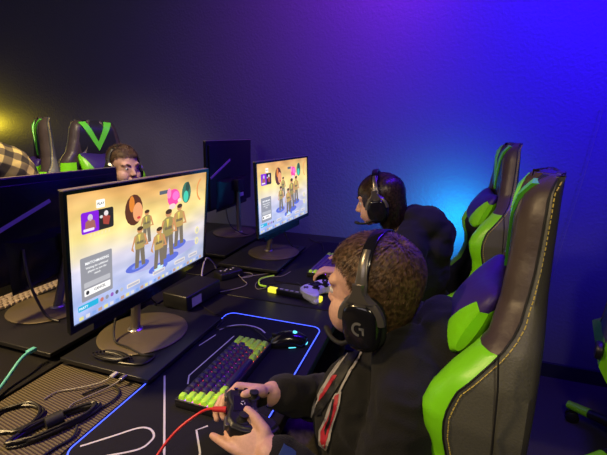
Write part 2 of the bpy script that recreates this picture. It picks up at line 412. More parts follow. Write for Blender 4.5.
    text('PARTY', .055, .11, .008, (.95, .95, .95))
    for k in range(28): poly([(.03+k*.034, .015), (.052+k*.034, .015), (.052+k*.034, .045), (.03+k*.034, .045)], ((.85, .82, .55), (.80, .80, .84), (.5, .62, .85), (.72, .58, .5))[k % 4])
    for v in (.365, .243): ell(.912, v, .020, .042, (.90, .86, .62)); 
    layer[0] = 7
    for v in (.365, .243): ell(.912, v, .012, .026, (.76, .76, .72))
    me = bpy.data.meshes.new('screen'); me.from_pydata(vs, [], fs); me.update()
    ca = me.color_attributes.new('Col', 'FLOAT_COLOR', 'CORNER'); k = 0
    for c in cols:
        for x in c: ca.data[k].color = (*x, 1); k += 1
    me.materials.append(M['screen']); return me
SCREEN_ME = screen_picture()

def monitor(label, cx, cy, cz, yaw, tilt, on=True, base=(0, 0), zb=.775, Hh=.32, group=None):
    # local frame: screen faces +x, width along y; the Empty stands at the foot of the stand
    t = thing('monitor', label, 'monitor', (base[0], base[1], zb), yaw, group)
    cl = Matrix.Rotation(-yaw, 3, 'Z') @ V((cx-base[0], cy-base[1], cz-zb))
    X = Matrix.Translation(cl) @ Matrix.Rotation(-tilt, 4, 'Y')
    W = .54; h = Hh/2
    mb = MB(); mb.box(-.013, -.003, -W/2+.0015, W/2-.0015, -h, h, b=.003, X=X); mb.box(-.020, -.012, -W/2+.02, W/2-.02, -h+.01, h-.02, b=.003, X=X)
    mb.loft([[(-.019, a*.19, -.11+b*.085) for a, b in ((-1, -1), (1, -1), (1, 1), (-1, 1))], [(-.045, a*.13, -.10+b*.06) for a, b in ((-1, -1), (1, -1), (1, 1), (-1, 1))]], X=X)
    mb.build('housing', M['bezel'], t)
    mb = MB(); mb.box(-.004, .001, -W/2, W/2, h-.008, h, X=X); mb.box(-.004, .001, -W/2, W/2, -h, -h+.017, X=X)
    mb.box(-.004, .001, -W/2, -W/2+.009, -h+.017, h-.008, X=X); mb.box(-.004, .001, W/2-.009, W/2, -h+.017, h-.008, X=X)
    mb.build('bezel', M['gloss'], t)
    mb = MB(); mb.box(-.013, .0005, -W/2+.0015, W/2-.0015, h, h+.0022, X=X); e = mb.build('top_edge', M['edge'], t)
    if on:
        s = bpy.data.objects.new('screen', SCREEN_ME); C.objects.link(s); s.parent = t; s.matrix_local = X @ Matrix.Translation((-.0028, 0, .0045))
    else:
        MB().box(-.0035, -.0025, -W/2+.006, W/2-.006, -h+.017, h-.008, X=X).build('screen', M['gloss'], t)
        mb = MB()
        VX = X @ Matrix.Translation((0, .135, .035)) @ Matrix.Rotation(R(-21), 4, 'X')
        mb.box(-.0216, -.0200, -.115, .115, -.006, .006, X=VX)
        for k in range(4): mb.box(-.0226, -.0214, -.113, .113, -.0055+k*.0031, -.0040+k*.0031, X=VX)
        mb.build('vent', M['label'], t); MB().box(-.0462, -.0448, -.09, -.03, -.14, -.118, X=X).build('rating_label', M['label'], t)
    # stand
    p0 = V((0, 0, .006)); p1 = X @ V((-.052, 0, -.06))
    mb = MB(); mb.tube([p0, p0.lerp(p1, .5), p1], [.0135, .0125, .0125], 20, sx=1.); mb.build('stand_post', M['post'], t)
    MB().lathe([(.021, .004), (.022, .009), (.019, .012)], (0, 0, 0), 28).build('post_collar', M['silver'], t)
    MB().box(-.075, -.035, -.035, .035, -.10, -.03, b=.006, X=X).build('hinge', M['plastic'], t)
    MB().lathe([(.118, 0), (.124, .001), (.125, .004), (.121, .0065), (.05, .008), (.018, .008)], (.03, 0, 0), 64).build('base_disc', M['discm'], t)
    return t

mon1 = monitor('nearest lit monitor with a bright game lobby, on a black riser', -.7071, .8353, 1.0789, .0115, -.1011, True, (-.80, .835), .7756)
mon2 = monitor('smaller-looking farther lit monitor in front of the far boy', -.6497, 1.694, 1.0789, -.0883, .0314, True, (-.745, 1.70), .7756)
mon3 = monitor('unlit black monitor back at the left edge, beside the plaid sleeve', -1.2, .95, 1.055, PI-.02, 0, False, (-1.15, .87), .7756)
mon4 = monitor('unlit black monitor back standing near the wall, behind the farther lit monitor', -1.10, 1.965, 1.13, PI+.03, .02, False, (-1.055, 1.98), .7756, .36)

def riser(label, x0, x1, y0, y1, over=False):
    t = thing('monitor_riser', label, 'riser', ((x0+x1)/2, (y0+y1)/2, .75), 0, 'flat black risers under the monitors')
    w, l = (x1-x0)/2, (y1-y0)/2
    MB().box(-w, w, -l, l, .013, .0255, b=.002).build('top_board', M['plastic'], t)
    MB().box(-w+.012, w-.012, -l+.012, l-.012, .006, .013, b=.001).build('body', M['rubber'], t)
    for sx in (-1, 1):
        for sy in (-1, 1): MB().lathe([(.008, .0003+.0044*(over and sx > 0)), (.009, .005), (.008, .0065)], (sx*(w-(.012 if over else .03)), sy*(l-.03), 0), 14).build('foot', M['rubber'], t)
riser('flat black riser under the nearest lit monitor, lapping over the blue-edged pad', -.885, -.604, .655, 1.0, True)
riser('flat black riser under the farther lit monitor', -.89, -.60, 1.46, 1.86)
riser('flat black riser under the unlit monitor at the left edge', -1.305, -.925, .66, 1.06)
riser('flat black riser under the tall unlit monitor near the wall', -1.24, -.915, 1.57, 2.16)

# ---------------------------------------------------------------- mouse pads
def rr(x0, x1, y0, y1, r, n=8):
    out = []
    for cx, cy, a in ((x1-r, y1-r, 0), (x0+r, y1-r, 1), (x0+r, y0+r, 2), (x1-r, y0+r, 3)):
        for k in range(n+1): t = (a+k/n)*PI/2; out.append((cx+r*math.cos(t), cy+r*math.sin(t)))
    return out
PX0, PX1, PY0, PY1 = -.624, -.290, .43, 1.082
t = thing('mouse_pad', 'large black mouse pad with a glowing blue edge and thin white line print', 'mouse pad', ((PX0+PX1)/2, (PY0+PY1)/2, .75))
o = V(((PX0+PX1)/2, (PY0+PY1)/2, 0))
MB().prism([(x-o.x, y-o.y) for x, y in rr(PX0, PX1, PY0, PY1, .03)], .0003, .004).build('cloth', M['padm'], t)
edge = [(x-o.x, y-o.y, .0036) for x, y in rr(PX0+.0015, PX1-.0015, PY0+.0015, PY1-.0015, .029)]
MB().tube(edge+[edge[0]], .0016, 8).build('led_edge', M['ledblue'], t)
def line(mb, pts, w=.0022, z=.0042):
    pts = [V((x-o.x, y-o.y, z)) for x, y in pts]; rings = []
    for i, p in enumerate(pts):
        d = (pts[min(i+1, len(pts)-1)]-pts[max(i-1, 0)]).normalized(); n = V((-d.y, d.x, 0))*w*.68
        rings.append([p-n, p+n])
    mb.loft(rings, closed=False)
mb = MB()
line(mb, [(-.525, .699), (-.542, .729), (-.529, .942)], .0026)
line(mb, [(x, y) for x, y, z in spline([(-.590, .960, 0), (-.570, .995, 0), (-.529, 1.016, 0), (-.480, 1.012, 0), (-.448, .991, 0)], 6)], .0036)
line(mb, [(-.393, .734), (-.345, .735), (-.318, .727)], .0034)
line(mb, [(-.600, .708), (-.44, .50)], .0032)
line(mb, [(x, y) for x, y, z in spline([(-.609, .464, 0), (-.57, .505, 0), (-.537, .540, 0), (-.515, .547, 0), (-.495, .538, 0), (-.488, .522, 0), (-.497, .495, 0), (-.547, .460, 0)], 6)], .0032)
line(mb, [(-.365, .50), (-.379, .528), (-.419, .576), (-.403, .594)], .0030)
line(mb, [(-.598, .86), (-.585, .93)], .0024)
mb.build('line_print', M['padline'], t, smooth=False)
pad2 = MB().prism(rr(-.60, -.285, 1.40, 2.05, .03), .7503, .754).build('mouse_pad', M['padm'])
tag(pad2, 'plain black mouse pad under the far boy\'s keyboard', 'mouse pad')

# ---------------------------------------------------------------- keyboards
ROWS = [[1]*13+[2], [1.5]+[1]*12+[1.5], [1.75]+[1]*11+[2.25], [2.25]+[1]*10+[2.75], [1.25]*3+[6.25]+[1.25]*4]
def keyboard(label, loc, rz, dark, mod, glow, group='compact keyboards'):
    # rows run from local +y (back) to -y (front), keys along local x
    t = thing('keyboard', label, 'keyboard', loc, rz, group); U = .01905
    kc = MB(); kc.box(-.147, .147, -.053, .053, .001, .0165, b=.003)
    for q in (-1, 1): kc.box(-.147, .147, q*.0500-.0022, q*.0500+.0022, .012, .0215, b=.001); kc.box(q*.1449-.0018, q*.1449+.0018, -.052, .052, .012, .0215, b=.001)
    kc.build('case', M['plastic'], t)
    MB().box(-.1395, .1395, -.0440, .0440, .016, .0172).build('switch_plate', glow, t, smooth=False)
    cache = {}
    for r, row in enumerate(ROWS):
        x = -7.5*U; y = (2-r)*U
        for i, w in enumerate(row):
            m = mod if (w != 1 and w != 6.25) or (r == 0 and i == 0) else dark
            key = (w, m.name)
            if key not in cache:
                hw = w*U/2-.0014; hh = U/2-.0014; mb = MB()
                mb.loft([[(a*(hw-k), b*(hh-k)+dy, z) for a, b in ((-1, -1), (1, -1), (1, 1), (-1, 1))] for k, z, dy in ((0, .0195, 0), (.0003, .021, 0), (.0022, .0285, .0008), (.003, .029, .0008))])
                k = mb.build('keycap', m, t, angle=60); cache[key] = k
            else:
                k = cache[key].copy(); C.objects.link(k); k.parent = t
            k.location = (x+w*U/2, y, 0); x += w*U
    return t
kb1 = keyboard('compact keyboard with lime edge keys and red-lit dark keys, nearest the camera', (-.448, .765, .754), PI/2-.02, M['darkkey'], M['greenkey'], M['keyglow'])
kb2 = keyboard('purple-lit compact keyboard under the far boy\'s fingers', (-.415, 1.635, .754), PI/2-.05, M['backlitkey'], M['greenkey'], M['ledpurple'])
kb3 = keyboard('cream-keyed keyboard behind the left unlit monitor', (-1.372, .925, .7503), -PI/2+.02, M['greycap'], M['greycap'], M['rubber'])
# key rows face the user: flip for boards whose user sits on +X (rotation pi/2 puts local -y on +X)

# ---------------------------------------------------------------- mouse
def mouse(label, loc, rz):
    t = thing('computer_mouse', label, 'mouse', loc, rz)
    rings = []
    for k in range(15):
        s = k/14; x = -.060+.120*s; w = .031*math.sqrt(max(0, 1-(2*s-1)**4))*(1-.12*math.sin(PI*s))+.001; h = .036*math.sin(PI*min(1, s*.86+.12))**.8
        rings.append([(x, w*math.cos(a), .004+max(0.001, h)*max(0, math.sin(a))**.75) for a in [PI*j/12 for j in range(13)]]+[(x, -w*.8, .003), (x, w*.8, .003)])
    MB().loft(rings).build('shell', M['gloss'], t, angle=60)
    ring = [(.060*math.cos(a)*1.0, .0305*math.sin(a), .0045) for a in [R(95)+R(190)*k/32 for k in range(33)]]
    MB().tube(ring, .0013, 8).build('led_ring', M['ledcyan'], t)
    MB().ell((.036, 0, .030), (.010, .0045, .006)).build('scroll_wheel', M['rubber'], t)
    MB().tube([(.008, .0, .0395), (.055, .0, .014)], [.0008, .0008], 6).build('button_gap', M['rubber'], t)
    MB().ell((-.022, 0, .0375), (.008, .008, .002)).build('logo_light', M['ledcyan'], t)
    return t
mouse('black computer mouse with a cyan light ring, on the pad edge', (-.362, .955, .7542), R(200))
tag(MB().tube(spline([(-.418, .94, .763), (-.50, 1.0, .7585), (-.56, .985, .7585), (-.60, .96, .7585), (-.615, 1.03, .7585), (-.68, 1.06, .7535), (-.75, 1.10, .7535)]), .0017, 8).build('mouse_cable', M['cable']), 'thin black cable running from the cyan-lit mouse behind the keyboard', 'cable')

# ---------------------------------------------------------------- chairs
def make_chair(label, group):
    t = thing('gaming_chair', label, 'chair', (0, 0, 0), 0, group)
    F = [(.60, .25), (.66, .27), (.70, .24), (.72, .215), (.75, .175), (.79, .14), (.83, .125), (.86, .118), (.90, .122), (.935, .135), (.965, .14), (.99, .132), (1.03, .107), (1.06, .080), (1.085, .062), (1.13, .052), (1.16, .050), (1.20, .047), (1.25, .045), (1.28, .040), (1.30, .028), (1.312, .008)]
    HW = [(.60, .25), (.75, .245), (.90, .255), (.965, .258), (1.03, .248), (1.08, .225), (1.13, .178), (1.2, .152), (1.26, .138), (1.295, .122), (1.312, .100)]
    S = [(.60, .215), (.72, .18), (.83, .090), (.90, .090), (.94, .100), (.974, .101), (1.012, .090), (1.037, .070), (1.068, .046), (1.093, .030), (1.11, .022), (1.144, .016), (1.18, .012), (1.22, .010), (1.29, .008), (1.312, -.002)]
    zs = [.60+.0083*i for i in range(86)]+[1.3095, 1.312]
    # central back cushion
    rings = []
    for z in zs[::3]:
        w = interp(HW, z)-.055; d = .030+.012*math.sin((z-.6)*9)
        if z > 1.28: d -= (z-1.28)*.6
        rings.append([(d*.8, -w, z), (d, -w*.8, z), (d+.004, 0, z), (d, w*.8, z), (d*.8, w, z), (-.012, w*.9, z), (-.020, 0, z), (-.012, -w*.9, z)])
    MB().loft(rings).build('back_cushion', M['chairblack'], t)
    for s in (-1, 1):
        rings = []; n = 0
        for z in zs:
            f = interp(F, z); hw = interp(HW, z); sm = min(interp(S, z), f-.008)
            inn = max(.04, hw-.10)
            r = [(.028, s*(inn-.012), z), (f*.55+.02, s*inn, z), (f-.012, s*(inn+.018), z), (f-.002, s*(hw-.055), z), (f, s*(hw-.040), z), (f-.003, s*(hw-.022), z), ((f+sm)/2-.001, s*(hw-.006), z), (sm, s*hw, z), (sm-.012, s*(hw-.03), z), (.0, s*(hw-.05), z)]
            rings.append(r)
        cut = 1.080
        lo = [r for r in rings if r[0][2] <= cut]; hi = [r for r in rings if r[0][2] >= cut-.009]
        MB().loft(hi).build('side_bolster', M['leather'], t, angle=50)
        MB().loft(lo, mi=lambda i_, j_: 1 if j_ < 2 or j_ > 7 else 0).build('bolster_stripe', [M['green'], M['chairblack']], t, angle=50)
        rings = []
        for z in zs:
            hw = interp(HW, z); f = interp(F, z); sm = min(interp(S, z), f-.008)
            rings.append([(sm-.0005, s*(hw+.0005), z), (sm*.5, s*(hw+.003), z), (.002, s*(hw-.002), z), (-.004, s*(hw-.012), z), (-.010, s*(hw-.05), z), (-.014, s*(hw-.075), z), (-.006, s*(hw-.10), z), (sm*.3, s*(hw-.03), z), (sm-.01, s*(hw-.01), z)])
        pn = MB().loft(rings).build('side_panel', M['panel'], t, angle=50)
        mb = MB()   # stitched seam beside the bolster edge
        zz = .62
        while zz < 1.305:
            f = interp(F, zz); sm = min(interp(S, zz), f-.008)-.006; f2 = interp(F, zz+.005); sm2 = min(interp(S, zz+.005), f2-.008)-.006
            mb.tube([(sm, s*(interp(HW, zz)+.0022), zz), (sm2, s*(interp(HW, zz+.005)+.0022), zz+.005)], .0008, 5)
            sl = abs(sm2-sm)/.005; zz += .0075/math.sqrt(1+sl*sl)
        mb.build('stitching', M['thread'], pn)
        mb = MB(); pts = []
        for z in zs[::2]:
            f = interp(F, z); sm = min(interp(S, z), f-.008); pts.append((sm+.001, s*(interp(HW, z)+.0012), z))
        mb.tube(pts, .0016, 6).build('piping', M['rubber'], pn)
        # vertical panel seam
        MB().tube([(.045, s*(.2455+.0), 1.085), (.040, s*.2605, 1.04), (.036, s*.263, .95), (.03, s*.258, .85)], .0013, 6).build('panel_seam', M['rubber'], pn)
        # chevron on the headrest face
        pts = []
        def q(y, z): return V((interp([(.6, .04), (1.15, .052), (1.25, .0535), (1.28, .047), (1.312, .022)], z)+.0, y, z))
        a0, a1, b0, b1 = (s*.098, 1.300), (s*.056, 1.304), (0, 1.185), (0, 1.135)
        rings = []
        for k in range(9):
            u = k/8; pA = (a1[0]+(b0[0]-a1[0])*u, a1[1]+(b0[1]-a1[1])*u); pB = (a0[0]+(b1[0]-a0[0])*u, a0[1]+(b1[1]-a0[1])*u)
            A = q(*pA); B = q(*pB); rings.append([A, B, B-V((.018, 0, 0)), A-V((.018, 0, 0))])
        MB().loft(rings).build('chevron', M['mint'], t)
        # edge trim at the top corner
        MB().lathe([(.032, -.012), (.036, -.006), (.036, .006), (.03, .012)], n=24, X=Matrix.Translation((.02, s*.262, .56)) @ Matrix.Rotation(PI/2, 4, 'X')).build('recline_hinge', M['plastic'], t)
    # top cap
    # headrest face block between the stripes
    rings = []
    for z in [1.10+.0211*i for i in range(11)]:
        d = interp([(1.10, .036), (1.15, .048), (1.25, .050), (1.28, .043), (1.312, .016)], z); w = interp(HW, z)-.03
        rings.append([(d*.4, -w, z), (d*.97, -w*.9, z), (d, 0, z), (d*.97, w*.9, z), (d*.4, w, z), (0, w*.9, z), (0, -w*.9, z)])
    MB().loft(rings).build('headrest', M['chairblack'], t)
    # lumbar pillow with lime ends
    def pillow_pt(y, a, grow=0.):
        u = abs(y)/.135; e = max(.02, (1-u**5))**.5; hh = (.054+.020*u**1.5)*(.55+.45*e)+grow; dd = (.044*(1-.35*u))*e+.004+grow
        zz = hh*math.copysign(abs(math.sin(a))**.8, math.sin(a))
        return V((.084+dd*math.copysign(abs(math.cos(a))**.8, math.cos(a))*(1-.35*max(0, zz)/.07)-.42*zz, y, 1.062+zz))
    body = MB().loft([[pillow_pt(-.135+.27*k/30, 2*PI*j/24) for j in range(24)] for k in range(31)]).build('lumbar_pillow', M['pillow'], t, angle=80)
    for s in (-1, 1):
        rings = []
        angs = [PI*.80+PI*1.40*j/26 for j in range(27)] if s > 0 else [2*PI*j/24 for j in range(24)]
        for k in range(9):   # curved lime corner: reaches further in along the lower edge
            ring = []
            for a in angs:
                low = .5-.5*math.sin(a); y0 = .126-.080*max(0, low-.1)**1.1; ring.append(pillow_pt(s*(y0+(.1378-y0)*k/8), a, .0014))
            rings.append(ring)
        pe = MB().loft(rings, closed=(s < 0))
        if s > 0: pe.add(rings[-1], [list(range(len(rings[-1])))])
        pe.build('pillow_end', M['green'], body, angle=80)
    # seat
    mb = MB(); rings = []
    for k in range(15):
        x = -.02+.50*k/14; e = math.sin(PI*min(1, max(0.04, k/14)))**.3
        rings.append([(x, -.20*e, .49), (x, -.19*e, .52), (x, 0, .505), (x, .19*e, .52), (x, .20*e, .49), (x, .19*e, .43), (x, 0, .42), (x, -.19*e, .43)])
    mb.loft(rings).build('seat', M['chairblack'], t)
    for s in (-1, 1):
        rings = []
        for k in range(17):
            x = -.0+.46*k/16; top = interp([(0, .66), (.12, .68), (.2, .66), (.32, .58), (.46, .53)], x); e = .6+.4*math.sin(PI*k/16)
            rings.append([(x, s*.15, .50), (x, s*(.19), top-.02), (x, s*(.215), top), (x, s*.245, top-.02), (x, s*.255, .50), (x, s*.22, .44)])
        MB().loft(rings).build('seat_wing', M['green'], t)
    # gas lift and star base with green tips
    MB().lathe([(.035, .12), (.035, .24), (.024, .24), (.024, .40), (.09, .405), (.10, .425)], (.22, 0, 0), 24).build('gas_lift', M['plastic'], t)
    for k in range(5):
        a = 2*PI*k/5+.3; d = V((math.cos(a), math.sin(a), 0)); c0 = V((.22, 0, .11))
        l = MB().tube([c0, c0+d*.16+V((0, 0, -.012)), c0+d*.30+V((0, 0, -.03))], [.028, .022, .017], 12, sx=1.2).build('base_leg', M['plastic'], t)
        MB().tube([c0+d*.235+V((0, 0, -.0205)), c0+d*.325+V((0, 0, -.033))], [.0215, .018], 12, sx=1.25).build('leg_tip', M['green'], l)
        cc = c0+d*.30; pr = V((-d.y, d.x, 0))
        X = Matrix.Translation((cc.x, cc.y, .028)) @ Matrix.Rotation(a+.6, 4, 'Z') @ Matrix.Rotation(PI/2, 4, 'X')
        mb = MB(); mb.lathe([(.02, -.022), (.0275, -.018), (.0275, -.006), (.012, -.004), (.012, .004), (.0275, .006), (.0275, .018), (.02, .022)], n=20, X=X); mb.tube([(cc.x, cc.y, .03), (cc.x, cc.y, .075)], .008, 8)
        mb.build('caster', M['plastic'], l)
    # back bracket
    MB().box(-.035, -.012, -.10, .10, .62, .75, b=.006).build('back_plate', M['plastic'], t)
    return t
grp = 'black and lime gaming chairs'
ch1 = make_chair('large near gaming chair back with yellow stitching and lime side, behind the headset boy', grp)
ch1.location = (.192, .755, -.0); ch1.rotation_euler = (0, 0, R(170))
def lift(c, dz):
    for ch in c.children:
        if not ch.name.startswith('base_leg'): ch.location.z += dz
def chair_copy(label, loc, rz):
    c = copy_tree(ch1); c.location = loc; c.rotation_euler = (0, 0, rz); tag(c, label, 'chair', grp); return c
ch2 = chair_copy('gaming chair behind the far boy, lit cyan and blue from the wall side', (.285, 1.67, .0), PI)
chR = chair_copy('gaming chair cut off by the right edge, only a cyan-lit rim and green-tipped feet showing', (.915, 1.537, .0), R(75))
for ch in chR.children:
    if ch.name.startswith('base_leg'): ch.matrix_local = Matrix.Translation((.22, 0, 0)) @ Matrix.Rotation(R(-27), 4, 'Z') @ Matrix.Translation((-.22, 0, 0))
chA = chair_copy('rear-row gaming chair seen edge-on beside the plaid sleeve, left of the chevron one', (-1.785, 1.428, .0), R(-122))
chB = chair_copy('rear-row gaming chair facing us with a green chevron, behind the boy at the rear desk', (-1.975, 1.885, .0), R(-16))
chair_copy('gaming chair the plaid-shirted person sits on, left of the edge-on chair', (-1.895, .90, .0), R(-4))
for c, dz in ((chA, .10), (chB, .10), (ch2, .018), (ch1, -.012)): lift(c, dz)

# ---------------------------------------------------------------- people
def head_prims(mb, X, s=1.):
    def E(c, r, **k): mb.ell(V(c)*s, tuple(x*s for x in r), X=X, n=24, **k)
    E((-.010, 0, .035), (.092, .073, .078)); E((-.03, 0, .02), (.075, .070, .07)); E((.03, 0, .0), (.058, .060, .075)); E((.03, 0, -.055), (.050, .047, .042)); E((.058, 0, -.083), (.020, .022, .017))
    for q in (-1, 1):
        E((.042, q*.037, -.044), (.041, .034, .043)); E((.062, q*.026, .026), (.022, .030, .016)); E((-.004, q*.074, -.008), (.017, .009, .030)); E((-.010, q*.078, .008), (.012, .007, .014))
        E((.090, q*.010, -.031), (.010, .008, .008)); E((.0705, q*.030, .0115), (.0095, .015, .0055)); E((.070, q*.030, -.0065), (.009, .014, .0045))
    mb.cap([V((.080, 0, .008))*s, V((.100, 0, -.027))*s], [.009*s, .0105*s], X=X)
    E((.083, 0, -.055), (.011, .022, .0055)); E((.080, 0, -.065), (.011, .019, .006)); E((.078, 0, -.060), (.010, .024, .010))
def neck_prims(mb, X, base, s=1.):
    a = X @ (V((-.02, 0, -.05))*s); mb.cap([a, a.lerp(V(base), .5), V(base)], [.048*s, .045*s, .055*s])
def hand_prims(mb, wrist, palm_dir, normal, curls, side, s=1., spread=.1, thumb=None):
    """palm_dir: wrist->knuckles, normal: out of the back of the hand; fingers bend away from it"""
    w = V(wrist); d = V(palm_dir).normalized(); n = V(normal); n = (n-d*n.dot(d)).normalized(); l = d.cross(n)*side
    L = .072*s; k = w+d*L
    mb.ell(w+d*L*.5, (L*.62, .034*s, .014*s), rot=Matrix((d, l, n)).transposed())
    for i in range(4): mb.cap([w+l*(.018-.012*i)*s+d*.01*s, k+l*(.027-.018*i)*s], [.012*s, .0095*s])
    lens = [(.030, .020, .016), (.034, .023, .017), (.031, .021, .016), (.024, .016, .014)]
    for i in range(4):
        p = k+l*(.027-.018*i)*s; a = 0; pts = [p]; rs = [.0093*s]; c = curls[i]; ld = l*(spread*(1.5-i)*.25)
        for j in range(3):
            a += c[j]; dd = (d*math.cos(a)-n*math.sin(a)+ld*math.cos(a)).normalized(); p = p+dd*lens[i][j]*s; pts.append(p); rs.append((.0085-.0009*j)*s)
        mb.cap(pts, rs, n=12)
    if thumb: mb.cap([w+d*.012*s+l*.016*s]+[V(p) for p in thumb], [.014*s, .0125*s, .0100*s, .0085*s][:len(thumb)+1], n=12)

def eyes(X, parent, s=1., look=(0, 0)):
    for q in (-1, 1):
        c = V((.0695, q*.030, .003))*s
        e = MB().ell(c, .0120*s, X=X, n=18).build('eye', M['eyew'], parent)
        MB().ell(c+V((.0095, look[1]*.003, look[0]*.003))*s, (.0035*s, .0055*s, .0055*s), X=X, n=14).build('iris', M['iris'], e)
def brows(X, parent, m, s=1.):
    for q in (-1, 1):
        MB().tube([X @ (V(p)*s) for p in ((.090, q*.014, .024), (.085, q*.030, .030), (.070, q*.046, .026))], [.0022*s, .003*s, .0015*s], 6, sx=1.6).build('eyebrow', m, parent)

def hair(parent, X, m, s=1., seed=1, style='short', n=5200):
    rnd = random.Random(seed)
    ce = V((-.012, 0, .034)); rad = V((.093, .075, .079))
    def surf(d, lift=0.):
        p = ce+V((d.x*(rad.x+lift), d.y*(rad.y+lift), d.z*(rad.z+lift)))
        if style == 'bob' and d.z < -.2 and d.x < .3: p.z -= (-.2-d.z)*.075; p.x -= (-.2-d.z)*.03
        if style != 'bob' and d.z < -.3 and d.x < .1: p.z -= (-.3-d.z)*.075; p.x += (-.3-d.z)*.01
        return p
    def inside(d):
        # hairline: high over the face, low at the nape
        f = d.x
        if style == 'bob': lim = -.95 if f < .25 else (-.15 if abs(d.y) > .62 else .42)
        else: lim = interp([(-1, -.86), (-.45, -.80), (-.2, -.50), (.02, -.32), (.18, .12), (.38, .36), (.52, .46), (1, .54)], f)
        return d.z > lim
    vs = []; fs = []
    # scalp shell
    nu, nv = 72, 40; idx = {}
    for i in range(nv+1):
        for j in range(nu):
            th = PI*i/nv; ph = 2*PI*j/nu; d = V((math.sin(th)*math.cos(ph), math.sin(th)*math.sin(ph), math.cos(th)))
            w = .003*noise.noise(d*7)+.002*noise.noise(d*19); idx[i, j] = len(vs); vs.append(surf(d, .001+w))
    for i in range(nv):
        for j in range(nu):
            th = PI*(i+.5)/nv; ph = 2*PI*(j+.5)/nu; d = V((math.sin(th)*math.cos(ph), math.sin(th)*math.sin(ph), math.cos(th)))
            if inside(d): fs.append((idx[i, j], idx[i+1, j], idx[i+1, (j+1) % nu], idx[i, (j+1) % nu]))
    crown = V((-.55, .05, .83)).normalized()
    for k in range(n):
        d = V((rnd.gauss(0, 1), rnd.gauss(0, 1), rnd.gauss(0, 1))).normalized()
        if not inside(d): continue
        away = (d-crown); away = (away-d*away.dot(d))
        if away.length < 1e-3: continue
        away.normalize()
        if style == 'bob':
            ln = rnd.uniform(.05, .085) if d.z > -.2 else rnd.uniform(.04, .06); lift = .002; droop = .5
        else:
            top = max(0, d.z); ln = (.020+.028*top*max(.35, .5+d.x*.6))*rnd.uniform(.7, 1.25)*(.62 if d.x > .15 and d.z < .62 else 1); lift = (.002+.0075*top)*rnd.uniform(.2, 1.6); droop = .05
            if style == 'curly': ln *= .9; lift *= 1.6
        sw = noise.noise_vector(d*2.6+V((seed, 0, 0)))*.7+V((rnd.gauss(0, .09), rnd.gauss(0, .09), rnd.gauss(0, .09))); sw = sw-d*sw.dot(d)
        dr = (away+sw*(1.6 if style == 'curly' else .8)).normalized(); pts = []; cur = d.copy(); seg = 5
        for q in range(seg+1):
            u = q/seg; p = surf(cur, .001+lift*math.sin(PI*min(u*.8+.1, 1))+(.0025*rnd.random() if q else 0)); pts.append(p)
            step = ln/seg/.088; cur = (cur+dr*step-V((0, 0, droop*step*.5))).normalized(); dr = (dr-cur*dr.dot(cur)).normalized()
        if style == 'bob':
            for q in range(2, seg+1):
                if pts[q].z < .02 and pts[q].x < .06: pts[q] = V((pts[q-1].x*.995, pts[q-1].y*1.0, pts[q-1].z-ln/seg*1.15))
        w = rnd.uniform(.0005, .0010)*(1.8 if style == 'bob' else 1)
        sd = dr.cross(d).normalized(); o = len(vs)
        for q, p in enumerate(pts):
            ww = w*(1-.85*(q/seg)**2); vs.append(p-sd*ww); vs.append(p+sd*ww)
        for q in range(seg): fs.append((o+2*q, o+2*q+1, o+2*q+3, o+2*q+2))
    me = bpy.data.meshes.new('hair'); me.from_pydata([tuple(X @ (V(v)*s)) for v in vs], [], fs); me.materials.append(m)
    for p in me.polygons: p.use_smooth = True
    me.update(); ob = bpy.data.objects.new('hair', me); C.objects.link(ob); ob.parent = parent; return ob

def person_root(label, loc, mb, vox, smooth=5):
    o = mb.fuse('person', M['skin'], None, vox, smooth)
    o.location = loc
    me = o.data
    for v in me.vertices: v.co -= V(loc)
    tag(o, label, 'person'); return o
def rebase(o, root):   # children are built in room coordinates; store them relative to the person
    o.parent = root; o.matrix_parent_inverse = Matrix.Translation(root.location).inverted()

